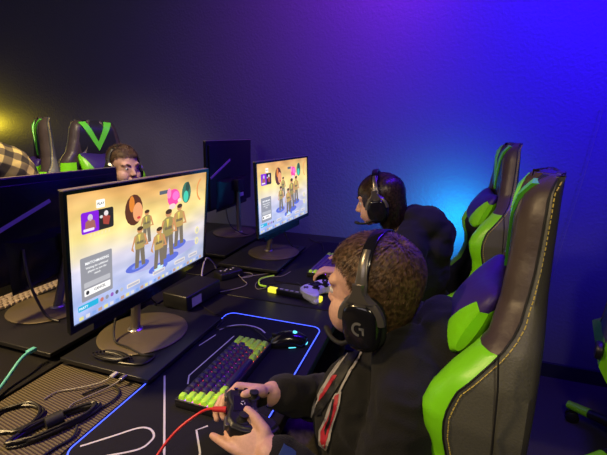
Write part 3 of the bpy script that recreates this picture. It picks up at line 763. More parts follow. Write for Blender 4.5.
def headset(label, X, s, logo=True, mic=True, side=1, band_m=None):
    """worn headset as a thing of its own; side=+1: the detailed cup is on the local +y ear"""
    t = thing('headset', label, 'headset', X.translation)
    Y = Matrix.Translation(-X.translation) @ X @ Matrix.Scale(s, 4)
    arc = []
    for k in range(25):
        a = R(-12)+R(204)*k/24; arc.append(Y @ V((-.004, .091*math.cos(a), .026+.103*math.sin(a))))
    def strip(pts, w, th, name, m, parent, widths=None):
        rings = []
        for i, p in enumerate(pts):
            tn = (pts[min(i+1, len(pts)-1)]-pts[max(i-1, 0)]).normalized(); f = (Y.to_3x3() @ V((1, 0, 0))).normalized(); nn = tn.cross(f).normalized(); ww = widths[i] if widths else w
            rings.append([p+f*ww*a*s+nn*th*b*s for a, b in ((-1, -.5), (-.8, -1), (.8, -1), (1, -.5), (1, .5), (.8, 1), (-.8, 1), (-1, .5))])
        return MB().loft(rings).build(name, m, parent, angle=50)
    strip(arc, .014, .0035, 'headband', M['gloss'], t, [.009+.003*math.sin(PI*i/24)**.5 for i in range(25)])
    strip([Y @ V((-.004, .084*math.cos(a), .026+.096*math.sin(a))) for a in [R(45)+R(90)*k/16 for k in range(17)]], .010, .005, 'band_padding', M['rubber'], t)
    for q in (-1, 1):
        # slider arm and fork
        sl = [Y @ V((-.003, q*.099, .012)), Y @ V((-.003, q*.0975, .030))]+[Y @ V((-.004, q*.0945*math.cos(a_), .026+.1065*math.sin(a_))) for a_ in [R(14+5*k_) for k_ in range(8)]]
        strip(sl, .0115, .003, 'slider', M['gun'], t, [.0125, .0125, .012, .0105, .010, .0095, .009, .0085, .008, .0075])
        rings = []
        for k in range(13):
            a = PI*k/12; y = q*(.094)
            c, sn = math.cos(a), math.sin(a)
            rings.append([Y @ V(((.046+dr)*c*.96, q*yy, -.020+(.046+dr)*sn*1.02)) for dr, yy in ((-.010, .088), (.002, .086), (.003, .096), (-.004, .1005), (-.012, .0985))])
        mb = MB(); mb.loft(rings)
        mb.loft([[Y @ V((a*w, q*yy, z)) for a, yy in ((-1, .092), (1, .092), (.7, .1025), (-.7, .1025))] for w, z in ((.013, .052), (.013, .040), (.022, .028), (.034, .018))])
        mb.build('yoke', M['gun'], t, angle=50)
        # cup: rounded, taller than wide
        rings = []
        for yy, sc in ((.072, .90), (.076, 1.), (.084, 1.), (.088, .93)):
            rings.append([Y @ V((.043*sc*math.copysign(abs(math.cos(a))**.75, math.cos(a)), q*yy, -.026+.050*sc*math.copysign(abs(math.sin(a))**.75, math.sin(a)))) for a in [2*PI*j/36 for j in range(36)]])
        MB().loft(rings).build('ear_cushion', M['rubber'], t, angle=50)
        rings = []
        for yy, sc in ((.086, .93), (.090, .96), (.098, .92), (.1035, .82), (.105, .70)):
            rings.append([Y @ V((.040*sc*math.copysign(abs(math.cos(a))**.68, math.cos(a))*(1-.10*max(0, -math.sin(a))), q*yy, -.030+.050*sc*math.copysign(abs(math.sin(a))**.68, math.sin(a)))) for a in [2*PI*j/36 for j in range(36)]])
        cup = MB().loft(rings).build('ear_cup', M['gloss'], t, angle=50)
        if logo:
            mb = MB(); pts = [V((.011*math.cos(a), 0, .011*math.sin(a))) for a in [R(60)+R(215)*k/14 for k in range(15)]]
            # open ring with an inner bar
            def stroke(pl, w):
                rr_ = []
                for i, p in enumerate(pl):
                    tn = (pl[min(i+1, len(pl)-1)]-pl[max(i-1, 0)]).normalized(); nn = V((-tn.z, 0, tn.x))*w
                    rr_.append([Y @ (V((-(p.x+dx)*q*-1 if False else 0, 0, 0))+V((((p+nn*e).x)*(-q), q*yy, (p+nn*e).z-.030))) for e, yy, dx in ((-1, .1045, 0), (1, .1045, 0), (1, .1058, 0), (-1, .1058, 0))])
                mb.loft(rr_)
            stroke(pts, .0022); stroke([V((.002, 0, .0015)), V((.0115, 0, .0015))], .0021); stroke([V((.0098, 0, .003)), V((.0098, 0, -.0095))], .0021)
            mb.build('emblem', M['emblem'], cup, smooth=False)
    if mic:
        q = side
        pts = spline([Y @ V((.022, q*.098, -.060)), Y @ V((.045, q*.094, -.072)), Y @ V((.075, q*.078, -.074)), Y @ V((.103, q*.052, -.070))], 6)
        MB().tube(pts, [.0045*s]*(len(pts)-5)+[.0062*s]*5, 10).build('microphone', M['rubber'], t)
    return t

def headX(loc, yaw, pitch, roll=0):
    return Matrix.Translation(loc) @ Matrix.Rotation(yaw, 4, 'Z') @ Matrix.Rotation(pitch, 4, 'Y') @ Matrix.Rotation(roll, 4, 'X')

# --- nearest boy
X1 = headX((-.094, .735, 1.050), R(163), R(6), R(0)); S1 = .97
body = MB(); head_prims(body, X1, S1); neck_prims(body, X1, (-.03, .745, .91), S1)
body.ell((-.01, .745, .78), (.085, .135, .17)); body.ell((.02, .745, .58), (.09, .13, .11))
LS, LE, LW = V((.0, .605, .895)), V((-.045, .495, .715)), V((-.213, .486, .842))
RS, RE, RW = V((-.02, .885, .895)), V((-.125, .85, .70)), V((-.270, .627, .842))
body.cap([LS, LE, LW], [.045, .036, .025]); body.cap([RS, RE, RW], [.045, .036, .025])
CT = V((-.292, .549, .858))    # controller centre
# near (left) hand: index finger stretched along the pad's back edge, thumb on top
hand_prims(body, LW, V((-.066, .014, .012)), V((.15, -.60, .75)), [(.28, .28, .2), (.6, .55, .35), (.8, .7, .45), (.95, .8, .5)], -1, .92, .1,
           [LW+V((-.018, .020, .022)), LW+V((-.040, .031, .034)), LW+V((-.060, .038, .040))])
hand_prims(body, RW, V((-.064, -.026, .010)), V((-.35, .70, .60)), [(.35, .75, .5), (.5, .8, .5), (.7, .8, .5), (.9, .9, .6)], 1, .97, .1,
           [RW+V((-.010, -.028, .022)), RW+V((-.020, -.045, .030)), RW+V((-.032, -.058, .031))])
boy = person_root('boy in black hoodie nearest the camera, short brown hair, holding a wired game controller', (0.0, .745, .50), body, .0028, 5)
e = MB()
for fn in (lambda: eyes(X1, None), lambda: brows(X1, None, M['hair_brown'])):
    before = set(bpy.data.objects); fn()
    for o_ in set(bpy.data.objects)-before:
        if o_.parent is None: rebase(o_, boy)
h = hair(None, X1, M['hair_brown'], S1, 3, 'short', 26000); rebase(h, boy)
hd = MB()
hd.ell((.0, .745, .79), (.115, .155, .18)); hd.ell((-.088, .695, .785), (.105, .12, .135)); hd.ell((.03, .745, .62), (.125, .16, .15)); hd.ell((.035, .745, .545), (.13, .165, .08))
hd.cap([LS, V((-.01, .67, .93)), V((.0, .745, .945)), V((-.015, .82, .93)), RS], [.066, .068, .062, .068, .064])
hd.ell((.055, .745, .965), (.062, .108, .066)); hd.ell((.02, .69, .96), (.055, .045, .040)); hd.ell((.01, .80, .96), (.055, .045, .040)); hd.ell((.085, .745, .95), (.05, .095, .07)); hd.ell((.045, .74, 1.0), (.045, .075, .045))
hd.ell((.0, .69, .975), (.055, .035, .030)); hd.ell((-.045, .70, .95), (.04, .035, .028)); hd.ell((-.07, .72, .915), (.035, .05, .028)); hd.ell((-.07, .775, .915), (.035, .05, .028))
hd.cap([LS, LS.lerp(LE, .5), LE, LE.lerp(LW, .5), LW+V((.018, .002, -.012))], [.066, .060, .058, .050, .037])
hd.cap([RS, RS.lerp(RE, .5), RE, RE.lerp(RW, .5), RE.lerp(RW, .90)], [.064, .060, .056, .049, .037])
hoodie = hd.fuse('hoodie', M['hoodie'], None, .006, 4, .006, 14); rebase(hoodie, boy)
ck = MB(); ck.tube([LW+V((.030, .004, -.021)), LW+V((.004, .001, -.004))], [.0365, .0345], 20); c_ = ck.build('cuff', M['bluecuff'], None); rebase(c_, boy)
# printed graphic and cord on the chest, laid on the cloth
dg = bpy.context.evaluated_depsgraph_get(); dg.update()
bv = BVHTree.FromPolygons([v.co.copy() for v in hoodie.data.vertices], [list(p.vertices) for p in hoodie.data.polygons])
CAM_F, CAM_P, CAM_R, CAM_Y, CAM_H = 386., .2414, .0134, .3191, 1.358
cf = V((-math.sin(CAM_Y)*math.cos(CAM_P), math.cos(CAM_Y)*math.cos(CAM_P), -math.sin(CAM_P)))
cr = cf.cross(V((0, 0, 1))).normalized(); cu_ = cr.cross(cf)
CRT = cr*math.cos(CAM_R)+cu_*math.sin(CAM_R); CUP = -cr*math.sin(CAM_R)+cu_*math.cos(CAM_R)
def seen(x, y): return (cf+CRT*(x-303.5)/CAM_F-CUP*(y-227.5)/CAM_F).normalized()
def decal(mb, pts2, mi, lift=.0015, n=10):
    """outline of the print as measured on the photograph, laid on the cloth's real surface"""
    cx = sum(p[0] for p in pts2)/len(pts2); cz = sum(p[1] for p in pts2)/len(pts2)
    def hit(a, b):
        h_ = bv.ray_cast(V((0, 0, CAM_H)), seen(a, b)); return (h_[0]+h_[1]*lift) if h_[0] is not None else None
    rings = [[hit(cx+(p[0]-cx)*k/n, cz+(p[1]-cz)*k/n) for p in pts2] for k in range(n+1)]
    m_ = len(pts2); vs = [p for r in rings for p in r]; ok = [p is not None for p in vs]; vs = [p if p is not None else V((0, 0, 0)) for p in vs]
    fs = []
    for i in range(n):
        for j in range(m_):
            f_ = (i*m_+j, i*m_+(j+1) % m_, (i+1)*m_+(j+1) % m_, (i+1)*m_+j)
            if all(ok[q] for q in f_) and max((vs[f_[0]]-vs[q]).length for q in f_) < .03: fs.append(f_)
    used = sorted({q for f_ in fs for q in f_}); mp = {q: i for i, q in enumerate(used)}
    if fs: mb.add([vs[q] for q in used], [[mp[q] for q in f_] for f_ in fs], mi)
def dense(pts, k=6): return [(a[0]+(b[0]-a[0])*i/k, a[1]+(b[1]-a[1])*i/k) for a, b in zip(pts, pts[1:]+pts[:1]) for i in range(k)]
GR = []   # filled in below
mb = MB()
decal(mb, dense([(354, 346), (362, 348), (343, 380), (322, 414), (313, 418), (314, 410), (334, 374)]), 0, .0030)
decal(mb, dense([(352, 346), (354, 346), (334, 374), (314, 408), (312, 417), (310, 416), (311, 407), (331, 374)], 4), 1, .0034)
decal(mb, dense([(363, 349), (365, 350), (352, 372), (338, 398), (336, 398), (349, 372)], 4), 1, .0034)
decal(mb, dense([(334, 376), (338, 376), (328, 392), (320, 402), (321, 396)], 4), 2, .0038)
decal(mb, dense([(336, 394), (342, 392), (340, 408), (334, 424), (331, 440), (327, 450), (320, 444), (320, 430), (326, 418), (331, 404)], 4), 1, .0036)
decal(mb, dense([(336, 396), (340, 394), (338, 408), (332, 424), (329, 438), (326, 447), (322, 442), (322, 431), (328, 419), (333, 404)], 4), 2, .0042)
decal(mb, dense([(334, 400), (336, 400), (331, 422), (327, 436), (326, 430)], 4), 0, .0048)
if mb.v:
    g_ = mb.build('printed_graphic', [M['blackprint'], M['whiteprint'], M['redprint']], None, smooth=False); rebase(g_, boy)

def legs(root, hip, knee, foot, y_off, m=None):
    mb = MB()
    mb.ell(hip, (.10, .13, .075))
    for q in (-1, 1):
        h_ = V(hip)+V((-.02, q*.075, -.005)); k_ = V(knee)+V((0, q*.10, 0)); f_ = V(foot)+V((0, q*.11, .02))
        mb.cap([h_, k_, f_], [.075, .058, .045])
    tr = mb.fuse('trousers', m or M['trouser'], None, .010, 4, .008, 12); rebase(tr, root)
    for q in (-1, 1):
        f_ = V(foot)+V((0, q*.11, 0)); s_ = MB()
        s_.ell(f_+V((-.02, 0, -.005)), (.055, .036, .035)); s_.ell(f_+V((-.08, 0, -.015)), (.06, .042, .028)); s_.box(f_.x-.135, f_.x+.03, f_.y-.038, f_.y+.038, .012, .03, b=.008)
        sh = s_.fuse('shoe', M['shoe'], None, .006, 3); rebase(sh, root)
legs(boy, (.0, .745, .555), (-.36, .745, .56), (-.40, .745, .06), 0)
headset('black headset with a grey G emblem on the near boy\'s head', X1 @ Matrix.Translation((-.020, 0, -.006)), 1.0, True, True, 1)

# --- game controller held by the near boy
def pad_shape(k=1.):
    h = [(.030, 0), (.037, .022), (.038, .045), (.030, .064), (.008, .076), (-.028, .082), (-.056, .078), (-.068, .066), (-.064, .050), (-.044, .038), (-.030, .026), (-.026, 0)]
    return [(x*k, y*k) for x, y in h]+[(x*k, -y*k) for x, y in h[-2:0:-1]]
def gamepad(label, loc, rz, tilt, body_m, face_m, mark=True, roll=0):
    t = thing('game_controller', label, 'controller', loc, 0); t.rotation_euler = (roll, tilt, rz)
    b = MB()
    for z0, z1, k in ((-.014, .010, 1.), (-.019, -.012, .86), (.008, .0145, .90)):
        b.prism(pad_shape(k), z0, z1)
    for q in (-1, 1): b.cap([(-.01, q*.062, -.004), (-.058, q*.064, -.016)], [.020, .014])
    o_ = b.fuse('shell', body_m, t, .0022, 5)
    m2 = MB(); m2.prism([(.026, -.026), (.026, .026), (-.012, .020), (-.012, -.020)], .0125, .0158); m2.build('touch_plate', face_m, t, bevel=.001)
    for x, y in ((-.018, -.024), (.006, .050)) if mark else ((-.018, -.024), (-.018, .024)):
        st = MB().lathe([(.0145, .010), (.0145, .0155), (.008, .0165), (.006, .022), (.0098, .0235), (.0098, .0275), (.006, .0285)], (x, y, 0), 24).build('thumbstick', M['rubber'], t)
    d = MB(); d.box(-.010+(-.014 if mark else .008), .010+(-.014 if mark else .008), .0215 if mark else .049, .0275 if mark else .055, .013, .0175, b=.001); d.box(-.003+(-.014 if mark else .008), .003+(-.014 if mark else .008), .0145 if mark else .042, .0345 if mark else .062, .013, .0175, b=.001); d.build('direction_pad', M['gun'], t)
    for a in range(4):
        x, y = .008+.011*math.cos(a*PI/2), -.050+.011*math.sin(a*PI/2); MB().lathe([(.0048, .012), (.0048, .0172), (.003, .018)], (x, y, 0), 16).build('button', face_m, t)
    for q in (-1, 1): MB().box(.028, .042, q*.058 if q < 0 else .030, -.030 if q < 0 else .058, -.006, .008, b=.003).build('bumper', M['gun'], t)
    if mark:
        mm = MB()
        for k in range(3): mm.tube([(.004+.006*math.cos(a)*(1 if k != 1 else .5), .0+.006*math.sin(a), .0163) for a in ((.3+k*2.1, 1.3+k*2.1))], .0008, 6)
        mm.build('emblem', M['white'], t)
    return t
gp = gamepad('dark game controller in the near boy\'s hands, wired with a red cable', CT, R(209), R(-10), M['plastic'], M['gloss']); gp.scale = (.88, .84, .9)
pp = CT+V((-.032, -.018, .006))
c = thing('controller_cable', 'bright red cable plugged into the held dark controller', 'cable', pp)
def rel(pts): return [V(p)-pp for p in pts]
MB().tube(spline(rel([pp+V((-.016, -.004, .001)), (-.375, .535, .842), (-.41, .505, .815), (-.43, .47, .783), (-.425, .43, .7605), (-.41, .38, .7565), (-.45, .30, .7565)]), 8), .0026, 10).build('cord', M['red'], c)
MB().tube(rel([pp+V((.004, .001, 0)), pp+V((-.020, -.006, 0))]), [.0055, .0045], 12).build('plug', M['red'], c)

# --- boy at the far station of the same row
X2 = headX((-.205, 1.655, 1.078), R(180), R(12), R(2)); S2 = 1.0
b2 = MB(); head_prims(b2, X2, S2); neck_prims(b2, X2, (-.10, 1.665, .93), S2)
b2.ell((-.05, 1.665, .78), (.085, .135, .17)); b2.ell((.0, 1.665, .58), (.09, .13, .11))
L2, LE2, LW2 = V((-.06, 1.53, .905)), V((-.13, 1.44, .72)), V((-.33, 1.49, .80))
R2, RE2, RW2 = V((-.08, 1.80, .905)), V((-.18, 1.82, .74)), V((-.34, 1.70, .79))
b2.cap([L2, LE2, LW2], [.045, .036, .024]); b2.cap([R2, RE2, RW2], [.045, .036, .024])
for w_, sd in ((LW2, -1), (RW2, 1)):
    hand_prims(b2, w_, V((-.06, .01*sd, .0)), V((0, 0, 1)), [(.45, .5, .4)]*4, sd, .9, .3, [w_+V((-.02, -sd*.03, -.006)), w_+V((-.045, -sd*.042, -.012))])
far = person_root('far boy with straight dark hair, dark jacket and headset, hand on the violet-lit keyboard', (0, 1.665, .5), b2, .0042, 4)
for fn in (lambda: eyes(X2, None), lambda: brows(X2, None, M['hair_dark'])):
    before = set(bpy.data.objects); fn()
    for o_ in set(bpy.data.objects)-before:
        if o_.parent is None: rebase(o_, far)
h = hair(None, X2, M['hair_dark'], 1.03, 8, 'bob', 14000); rebase(h, far)
j = MB()
j.ell((-.02, 1.665, .79), (.13, .165, .18)); j.ell((.01, 1.665, .60), (.13, .165, .14)); j.ell((.0, 1.665, .545), (.13, .165, .08))
j.cap([L2, V((-.05, 1.60, .95)), V((-.03, 1.665, .965)), V((-.06, 1.73, .95)), R2], [.070, .072, .070, .072, .068])
j.ell((.0, 1.665, .995), (.08, .11, .07)); j.ell((-.055, 1.66, 1.02), (.05, .075, .05)); j.ell((.055, 1.665, .95), (.06, .10, .07)); j.ell((-.03, 1.70, 1.0), (.05, .06, .05)); j.ell((.03, 1.66, .90), (.08, .13, .08))
j.cap([L2, LE2, LE2.lerp(LW2, .85)], [.068, .060, .042]); j.cap([R2, RE2, RE2.lerp(RW2, .85)], [.066, .060, .042])
jk = j.fuse('jacket', M['hoodie2'], None, .008, 6, .004, 10); rebase(jk, far)
legs(far, (.0, 1.665, .555), (-.38, 1.665, .56), (-.42, 1.665, .06), 0)
headset('black headset over long dark hair on the far boy\'s head', X2, 1.03, False, True, 1)

# --- boy in the rear row, facing us over the monitors
X3 = headX((-1.60, 1.705, 1.160), R(-14), R(4), R(0)); S3 = .94
b3 = MB(); head_prims(b3, X3, S3); neck_prims(b3, X3, (-1.66, 1.66, 1.0), S3)
b3.ell((-1.68, 1.665, .84), (.085, .135, .17)); b3.ell((-1.70, 1.665, .62), (.09, .13, .11))
for q in (-1, 1): b3.cap([(-1.66, 1.665+q*.14, .95), (-1.60, 1.665+q*.20, .80), (-1.48, 1.665+q*.12, .80)], [.045, .036, .024])
for q in (-1, 1):
    w_ = V((-1.48, 1.665+q*.12, .80)); hand_prims(b3, w_, V((.06, -q*.01, -.003)), V((0, 0, 1)), [(.45, .5, .4)]*4, q, .88, .3, [w_+V((.02, -q*.03, -.006)), w_+V((.045, -q*.042, -.012))])
rear = person_root('boy with curly sandy fringe peering over the lit monitor from the rear row', (-1.68, 1.665, .5), b3, .0042, 4)
for fn in (lambda: eyes(X3, None, S3), lambda: brows(X3, None, M['hair_sandy'], S3)):
    before = set(bpy.data.objects); fn()
    for o_ in set(bpy.data.objects)-before:
        if o_.parent is None: rebase(o_, rear)
h = hair(None, X3, M['hair_sandy'], S3, 5, 'curly', 9000); rebase(h, rear)
j = MB()
j.ell((-1.68, 1.665, .85), (.12, .165, .17)); j.ell((-1.70, 1.665, .63), (.13, .165, .14)); j.ell((-1.70, 1.665, .545), (.13, .165, .08))
for q in (-1, 1): j.cap([(-1.66, 1.665, .985), (-1.66, 1.665+q*.14, .95), (-1.60, 1.665+q*.20, .80), (-1.50, 1.665+q*.14, .80)], [.06, .065, .055, .040])
rebase(j.fuse('hoodie', M['hoodie2'], None, .009, 4, .007, 13), rear)
legs(rear, (-1.72, 1.665, .555), (-1.72, 1.665, .55), (-1.74, 1.665, .06), 0)
headset('black headset on the rear-row boy with the curly fringe', X3, S3, False, False, 1)

# --- person in the plaid shirt, mostly outside the left edge
X4 = headX((-1.62, .94, 1.50), R(-25), R(8)); 
b4 = MB(); head_prims(b4, X4, 1.1); neck_prims(b4, X4, (-1.66, .92, 1.28), 1.1); b4.ell((-1.68, .92, 1.02), (.10, .17, .22)); b4.ell((-1.70, .88, .68), (.11, .16, .16))
for q in (-1, 1):
    b4.cap([(-1.66, .92+q*.19, 1.17), (-1.62, .92+q*.28, .93), (-1.545, .92+q*.13, .80)], [.055, .045, .030]); w_ = V((-1.545, .92+q*.13, .80))
    hand_prims(b4, w_, V((.06, -q*.02, -.003)), V((0, 0, 1)), [(.45, .5, .4)]*4, q, 1.0, .3, [w_+V((.02, -q*.035, -.006)), w_+V((.045, -q*.045, -.012))])
plaidp = person_root('person in a tan and dark plaid flannel shirt, cut off by the left edge', (-1.68, .88, .5), b4, .006, 4)
rebase(hair(None, X4, M['hair_dark'], 1.1, 9, 'short', 2500), plaidp)
j = MB(); j.ell((-1.68, .92, 1.02), (.14, .21, .24)); j.ell((-1.70, .88, .70), (.15, .19, .2))
for q in (-1, 1): j.cap([(-1.67, .92, 1.255), (-1.67, .92+q*.11, 1.245), (-1.66, .92+q*.20, 1.19), (-1.62, .92+q*.29, .93), (-1.49, .92+q*.15, .80)], [.07, .085, .105, .075, .048])
rebase(j.fuse('flannel_shirt', M['plaid'], None, .009, 5, .006, 10), plaidp)
legs(plaidp, (-1.72, .88, .56), (-1.74, .88, .55), (-1.76, .88, .06), 0)

# ---------------------------------------------------------------- things on the desks
def cable(pts, r, m, label, k=8, name='cable'):
    return tag(MB().tube(spline(pts, k), r, 8).build(name, M[m]), label, 'cable')
# black dock box between the nearest monitor and the next station
t = thing('power_supply_box', 'black box-shaped power unit behind the right end of the nearest lit monitor', 'power unit', (-.80, 1.13, .75), R(-6))
MB().box(-.055, .055, -.095, .095, .003, .058, b=.006).build('case', M['plastic'], t); MB().box(.0555, .0562, -.07, -.02, .012, .045).build('rating_label', M['label'], t)
for sy in (-1, 1):
    for sx in (-1, 1): MB().lathe([(.008, .0003), (.009, .003)], (sx*.04, sy*.08, 0), 12).build('foot', M['rubber'], t)
t = thing('power_adapter', 'small black power brick with white marks, between the two lit monitors', 'power adapter', (-.795, 1.385, .7502), R(-30))
MB().box(-.032, .032, -.055, .055, 0, .030, b=.006).build('case', M['plastic'], t)
mb = MB()
for k, (x, y) in enumerate(((-.012, -.03), (-.002, -.015), (-.014, 0), (.0, .012), (-.01, .03))): mb.box(x-.003, x+.004, y-.004, y+.003, .0300, .0304)
mb.build('printed_marks', M['white'], t)
t = thing('usb_hub', 'black strip hub with glowing yellow-green ends lying on the desk', 'hub', (-.458, 1.288, .7502), R(-6))
MB().box(-.075, .075, -.011, .011, 0, .020, b=.003).build('case', M['plastic'], t)
for k in range(6): MB().box(-.062+k*.022, -.049+k*.022, -.004, .005, .0198, .0206).build('port', M['label'], t)
for s in (-1, 1): MB().box(s*.076 if s > 0 else -.112, .112 if s > 0 else -.076, -.011, .011, 0, .019, b=.003).build('lit_end', M['ledyellow'], t)
cable([(-.588, 1.318, .761), (-.625, 1.335, .757), (-.650, 1.40, .754), (-.612, 1.455, .754)], .004, 'greenkey', 'short lime cable curling from the glowing hub end')
gamepad('white and black game controller lying on the desk by the near boy\'s forehead', (-.385, 1.345, .772), R(150), R(0), M['white'], M['gloss'], False)

riserz = .7775
cable([(-.835, .845, .90), (-.83, .80, .84), (-.80, .755, .790), (-.74, .74, .7785+.009), (-.69, .735, .779), (-.655, .74, .779), (-.66, .70, .779), (-.72, .685, .779), (-.78, .69, .779)], .0030, 'cable', 'black cable dropping from the nearest lit monitor onto its riser')
pts = []
for k in range(40):
    a = k*2*PI/10+.3; pts.append((-.765+.052*math.cos(a)*(1-.004*k)+.002*k*.3, .690+.016*math.sin(a)+.0004*k, .7795+.0018*(k % 10)*.5+.0012*(k//10)))
cable(pts, .0019, 'cable', 'coiled thin black cable on the riser in front of the round monitor base', 4)
# tangle on the ribbed mat
def coil(cx, cy, a, b, turns, rot, seed, z=.7555, tail=()):
    rnd = random.Random(seed); out = []
    for k in range(int(turns*12)):
        t_ = 2*PI*k/12; rr_ = 1+rnd.uniform(-.10, .10); x, y = a*math.cos(t_)*rr_, b*math.sin(t_)*rr_
        out.append((cx+x*math.cos(rot)-y*math.sin(rot), cy+x*math.sin(rot)+y*math.cos(rot), z+.0022*(k//12)+.001*math.sin(t_*1.5)))
    return out+list(tail)
cable(coil(-.700, .490, .078, .022, 5.5, R(62), 4, .7565), .0034, 'cable', 'bundled black cable tied in a figure beside the blue pad corner', 4)
MB2 = MB(); MB2.tube([(-.706, .472, .7715), (-.692, .500, .7725)], [.014, .014], 12)
tag(MB2.build('cable_tie', M['rubber']), 'black strap wrapped around the bundled cable', 'cable tie')
cable([(-.672, .52, .7605), (-.650, .575, .757), (-.655, .615, .757), (-.70, .63, .757), (-.73, .58, .757)], .0026, 'cable', 'loose loop of black cable arching off the bundle towards the riser')
cable([(-.655, .50, .7605), (-.64, .475, .757), (-.65, .44, .7565), (-.655, .40, .7565)], .0028, 'cable', 'black cable end leaving the bundle towards the bottom of the picture')
cable(coil(-.80, .475, .05, .042, 2.6, R(20), 7, .7562, [(-.86, .44, .7565), (-.92, .40, .7565), (-.95, .33, .7565)]), .0032, 'cable', 'round loops of thick black cable at the lower left edge', 5)
for i_, (pts, lab) in enumerate((([(-.700, .642, .7720), (-.720, .620, .7632), (-.765, .590, .7575), (-.795, .570, .7560), (-.80, .54, .7556)], 'thin dark cable with a grey plug, the left one of two under the riser'),
                   ([(-.672, .642, .7720), (-.685, .620, .7632), (-.715, .570, .7575), (-.725, .545, .7560), (-.705, .515, .7556)], 'thin dark cable with a silver plug, the right one of two under the riser'))):
    p0 = V(pts[0]); t = thing('usb_cable', lab, 'cable', p0)
    MB().tube([p - p0 for p in spline(pts, 6)], .0017, 8).build('cord', M['greycable'], t)
    MB().box(-.005, .005, -.004, .018, -.002, .0035, b=.001).build('plug', M['silver' if i_ else 'label'], t)
t = thing('network_cable', 'teal network cable rising over the desk at the left edge', 'cable', (-.90, .46, .757))
o_ = V((-.90, .46, .757))
MB().tube([V(p)-o_ for p in spline([(-.86, .40, .757), (-.885, .455, .7575), (-.925, .535, .766), (-.945, .595, .790), (-.955, .625, .7935)], 8)], .0042, 10).build('cord', M['teal'], t)
MB().box(-.062, -.049, .163, .186, .032, .042, b=.002).build('plug', M['teal'], t)
cable([(-.76, 1.20, .7545), (-.70, 1.27, .753), (-.68, 1.33, .753), (-.73, 1.39, .753), (-.66, 1.46, .753), (-.60, 1.53, .7565)], .0022, 'greycable', 'grey cable looping past the power brick to the far keyboard')
cable([(-.76, 1.40, .764), (-.73, 1.385, .754), (-.70, 1.42, .7525), (-.72, 1.45, .7525), (-.75, 1.44, .755)], .0018, 'greycable', 'short grey loop of cable beside the power brick')
cable([(-.84, 1.255, .7535), (-.87, 1.30, .79), (-.885, 1.36, .83), (-.89, 1.42, .79), (-.888, 1.44, .757)], .0034, 'label', 'thick grey cable arching up behind the power brick')
cable([(-.60, 1.36, .7525), (-.54, 1.40, .7525), (-.50, 1.42, .7525), (-.46, 1.385, .7545)], .0016, 'cable', 'thin black cable between the glowing hub and the white controller')
cable([(-.56, 1.52, .7565), (-.58, 1.46, .754), (-.63, 1.43, .7525), (-.65, 1.36, .7525), (-.62, 1.30, .7525), (-.585, 1.33, .7525)], .0016, 'greycable', 'thin grey cable curling around the glowing hub')
cable([(-.50, 1.86, .7565), (-.55, 1.99, .7565), (-.62, 2.05, .7525), (-.66, 2.10, .7525)], .002, 'cable', 'black cable leading from the far keyboard to the back')
cable([(-1.165, .80, 1.00), (-1.13, .78, .90), (-1.10, .79, .80), (-1.06, .80, .7785)], .004, 'cable', 'black cable hanging in front of the left unlit monitor base')
cable([(-.84, .90, .98), (-.88, .97, .85), (-.90, 1.05, .7545), (-.82, 1.02, .7535), (-.76, 1.01, .7535)], .0026, 'cable', 'black cable looping behind the nearest monitor stand')
cable([(-1.10, 1.90, 1.02), (-1.05, 1.86, .86), (-.99, 1.92, .79), (-.97, 2.0, .7785)], .003, 'cable', 'black cable hanging from the tall unlit monitor')
cable([(-.72, 1.74, .98), (-.70, 1.80, .86), (-.66, 1.82, .7785), (-.63, 1.83, .7785)], .003, 'cable', 'black cable hanging under the farther lit monitor')
tag(MB().tube(spline([(.76, 2.318, 1.50), (.73, 2.317, 1.15), (.69, 2.317, .80), (.66, 2.318, .45)], 4), .0011, 6).build('cord', M['greycable']), 'thin pale cord hanging down the blue wall at the right', 'cord')

# ---------------------------------------------------------------- light
def area(name, loc, target, size, power, col, sy=None, spread=180):
    l = bpy.data.lights.new(name, 'AREA'); l.energy = power; l.color = col; l.size = size; l.spread = R(spread)
    if sy: l.shape = 'RECTANGLE'; l.size_y = sy
    o_ = bpy.data.objects.new(name, l); C.objects.link(o_); o_.location = loc
    o_.rotation_euler = (V(target)-V(loc)).to_track_quat('-Z', 'Y').to_euler(); return o_
def spot(name, loc, target, ang, power, col, blend=.8, r=.05):
    l = bpy.data.lights.new(name, 'SPOT'); l.energy = power; l.color = col; l.spot_size = R(ang); l.spot_blend = blend; l.shadow_soft_size = r
    o_ = bpy.data.objects.new(name, l); C.objects.link(o_); o_.location = loc
    o_.rotation_euler = (V(target)-V(loc)).to_track_quat('-Z', 'Y').to_euler(); return o_
spot('blue_spotlight', (1.35, .9, 2.6), (.75, 2.34, 1.93), 78, 520, (.020, .0, 1.), 1., .10)
area('blue_strip', (.5, 1.75, 2.68), (.2, 1.9, 1.2), 1.6, 34, (.09, .006, 1.), .05)
spot('cyan_glow', (.17, 2.07, .86), (.09, 2.34, .90), 165, 24, (.0, .38, .68), 1., .06)
spot('cyan_floor_glow', (1.45, 2.1, .85), (.8, 1.75, 1.0), 90, 5, (.0, .6, .8), 1., .08)
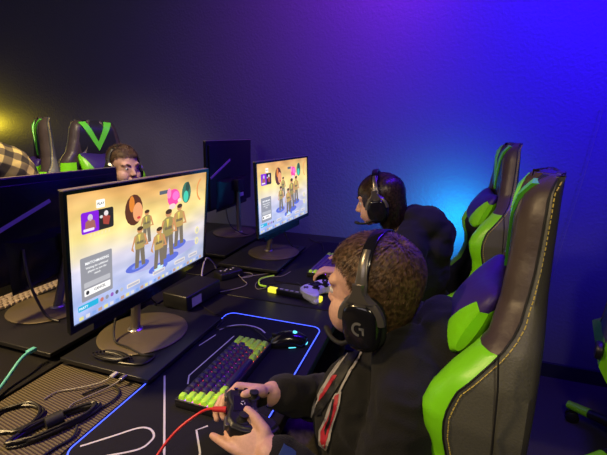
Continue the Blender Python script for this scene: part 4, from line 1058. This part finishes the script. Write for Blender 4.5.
spot('yellow_glow', (-3.60, 2.23, 1.40), (-3.48, 2.34, 1.44), 160, 6, (1., .76, .03), 1., .05)
spot('warm_ceiling_lamp', (-1.75, .15, 2.5), (-.45, .80, .8), 70, 120, (1., .70, .34), 1., .12)
spot('warm_desk_lamp', (-1.55, .10, 2.1), (-.95, .65, .75), 52, 95, (1., .68, .28), 1., .08)
spot('rear_row_fill', (-1.05, .9, 2.5), (-1.75, 1.5, 1.25), 62, 120, (1., .82, .50), 1., .12)  # added fill, brightens the rear chairs and boy
spot('purple_spotlight', (-.25, 1.6, 2.7), (-.55, 2.34, 2.2), 105, 95, (.36, .02, .85), 1., .1)
spot('warm_ceiling_lamp_rear', (.2, -.9, 2.6), (.05, .8, .9), 50, 55, (1., .80, .50), 1., .12)
area('left_wall_fill', (-1.6, -1.0, 2.7), (-1.6, 1.5, .5), 1.4, 17, (1., .86, .90))  # added unseen fill that lifts the left wall to grey
w = bpy.data.worlds.new('world'); bpy.context.scene.world = w; w.use_nodes = True
w.node_tree.nodes['Background'].inputs[0].default_value = (.02, .02, .04, 1); w.node_tree.nodes['Background'].inputs[1].default_value = .2

# ---------------------------------------------------------------- camera
F_PX, PITCH, ROLL, YAW, CH = 386., .2414, .0134, .3191, 1.358
f = V((-math.sin(YAW)*math.cos(PITCH), math.cos(YAW)*math.cos(PITCH), -math.sin(PITCH)))
r = f.cross(V((0, 0, 1))).normalized(); u = r.cross(f)
r2 = r*math.cos(ROLL)+u*math.sin(ROLL); u2 = -r*math.sin(ROLL)+u*math.cos(ROLL)
cam = bpy.data.objects.new('camera', bpy.data.cameras.new('camera')); C.objects.link(cam)
m = Matrix((r2, u2, -f)).transposed().to_4x4(); m.translation = V((0, 0, CH)); cam.matrix_world = m
cam.data.sensor_width = 36; cam.data.lens = F_PX/607*36; cam.data.clip_start = .02
sc = bpy.context.scene; sc.camera = cam
sc.view_settings.view_transform = 'Standard'; sc.view_settings.look = 'None'; sc.view_settings.exposure = 0.; sc.view_settings.gamma = 1.; sc.view_settings.use_curve_mapping = False
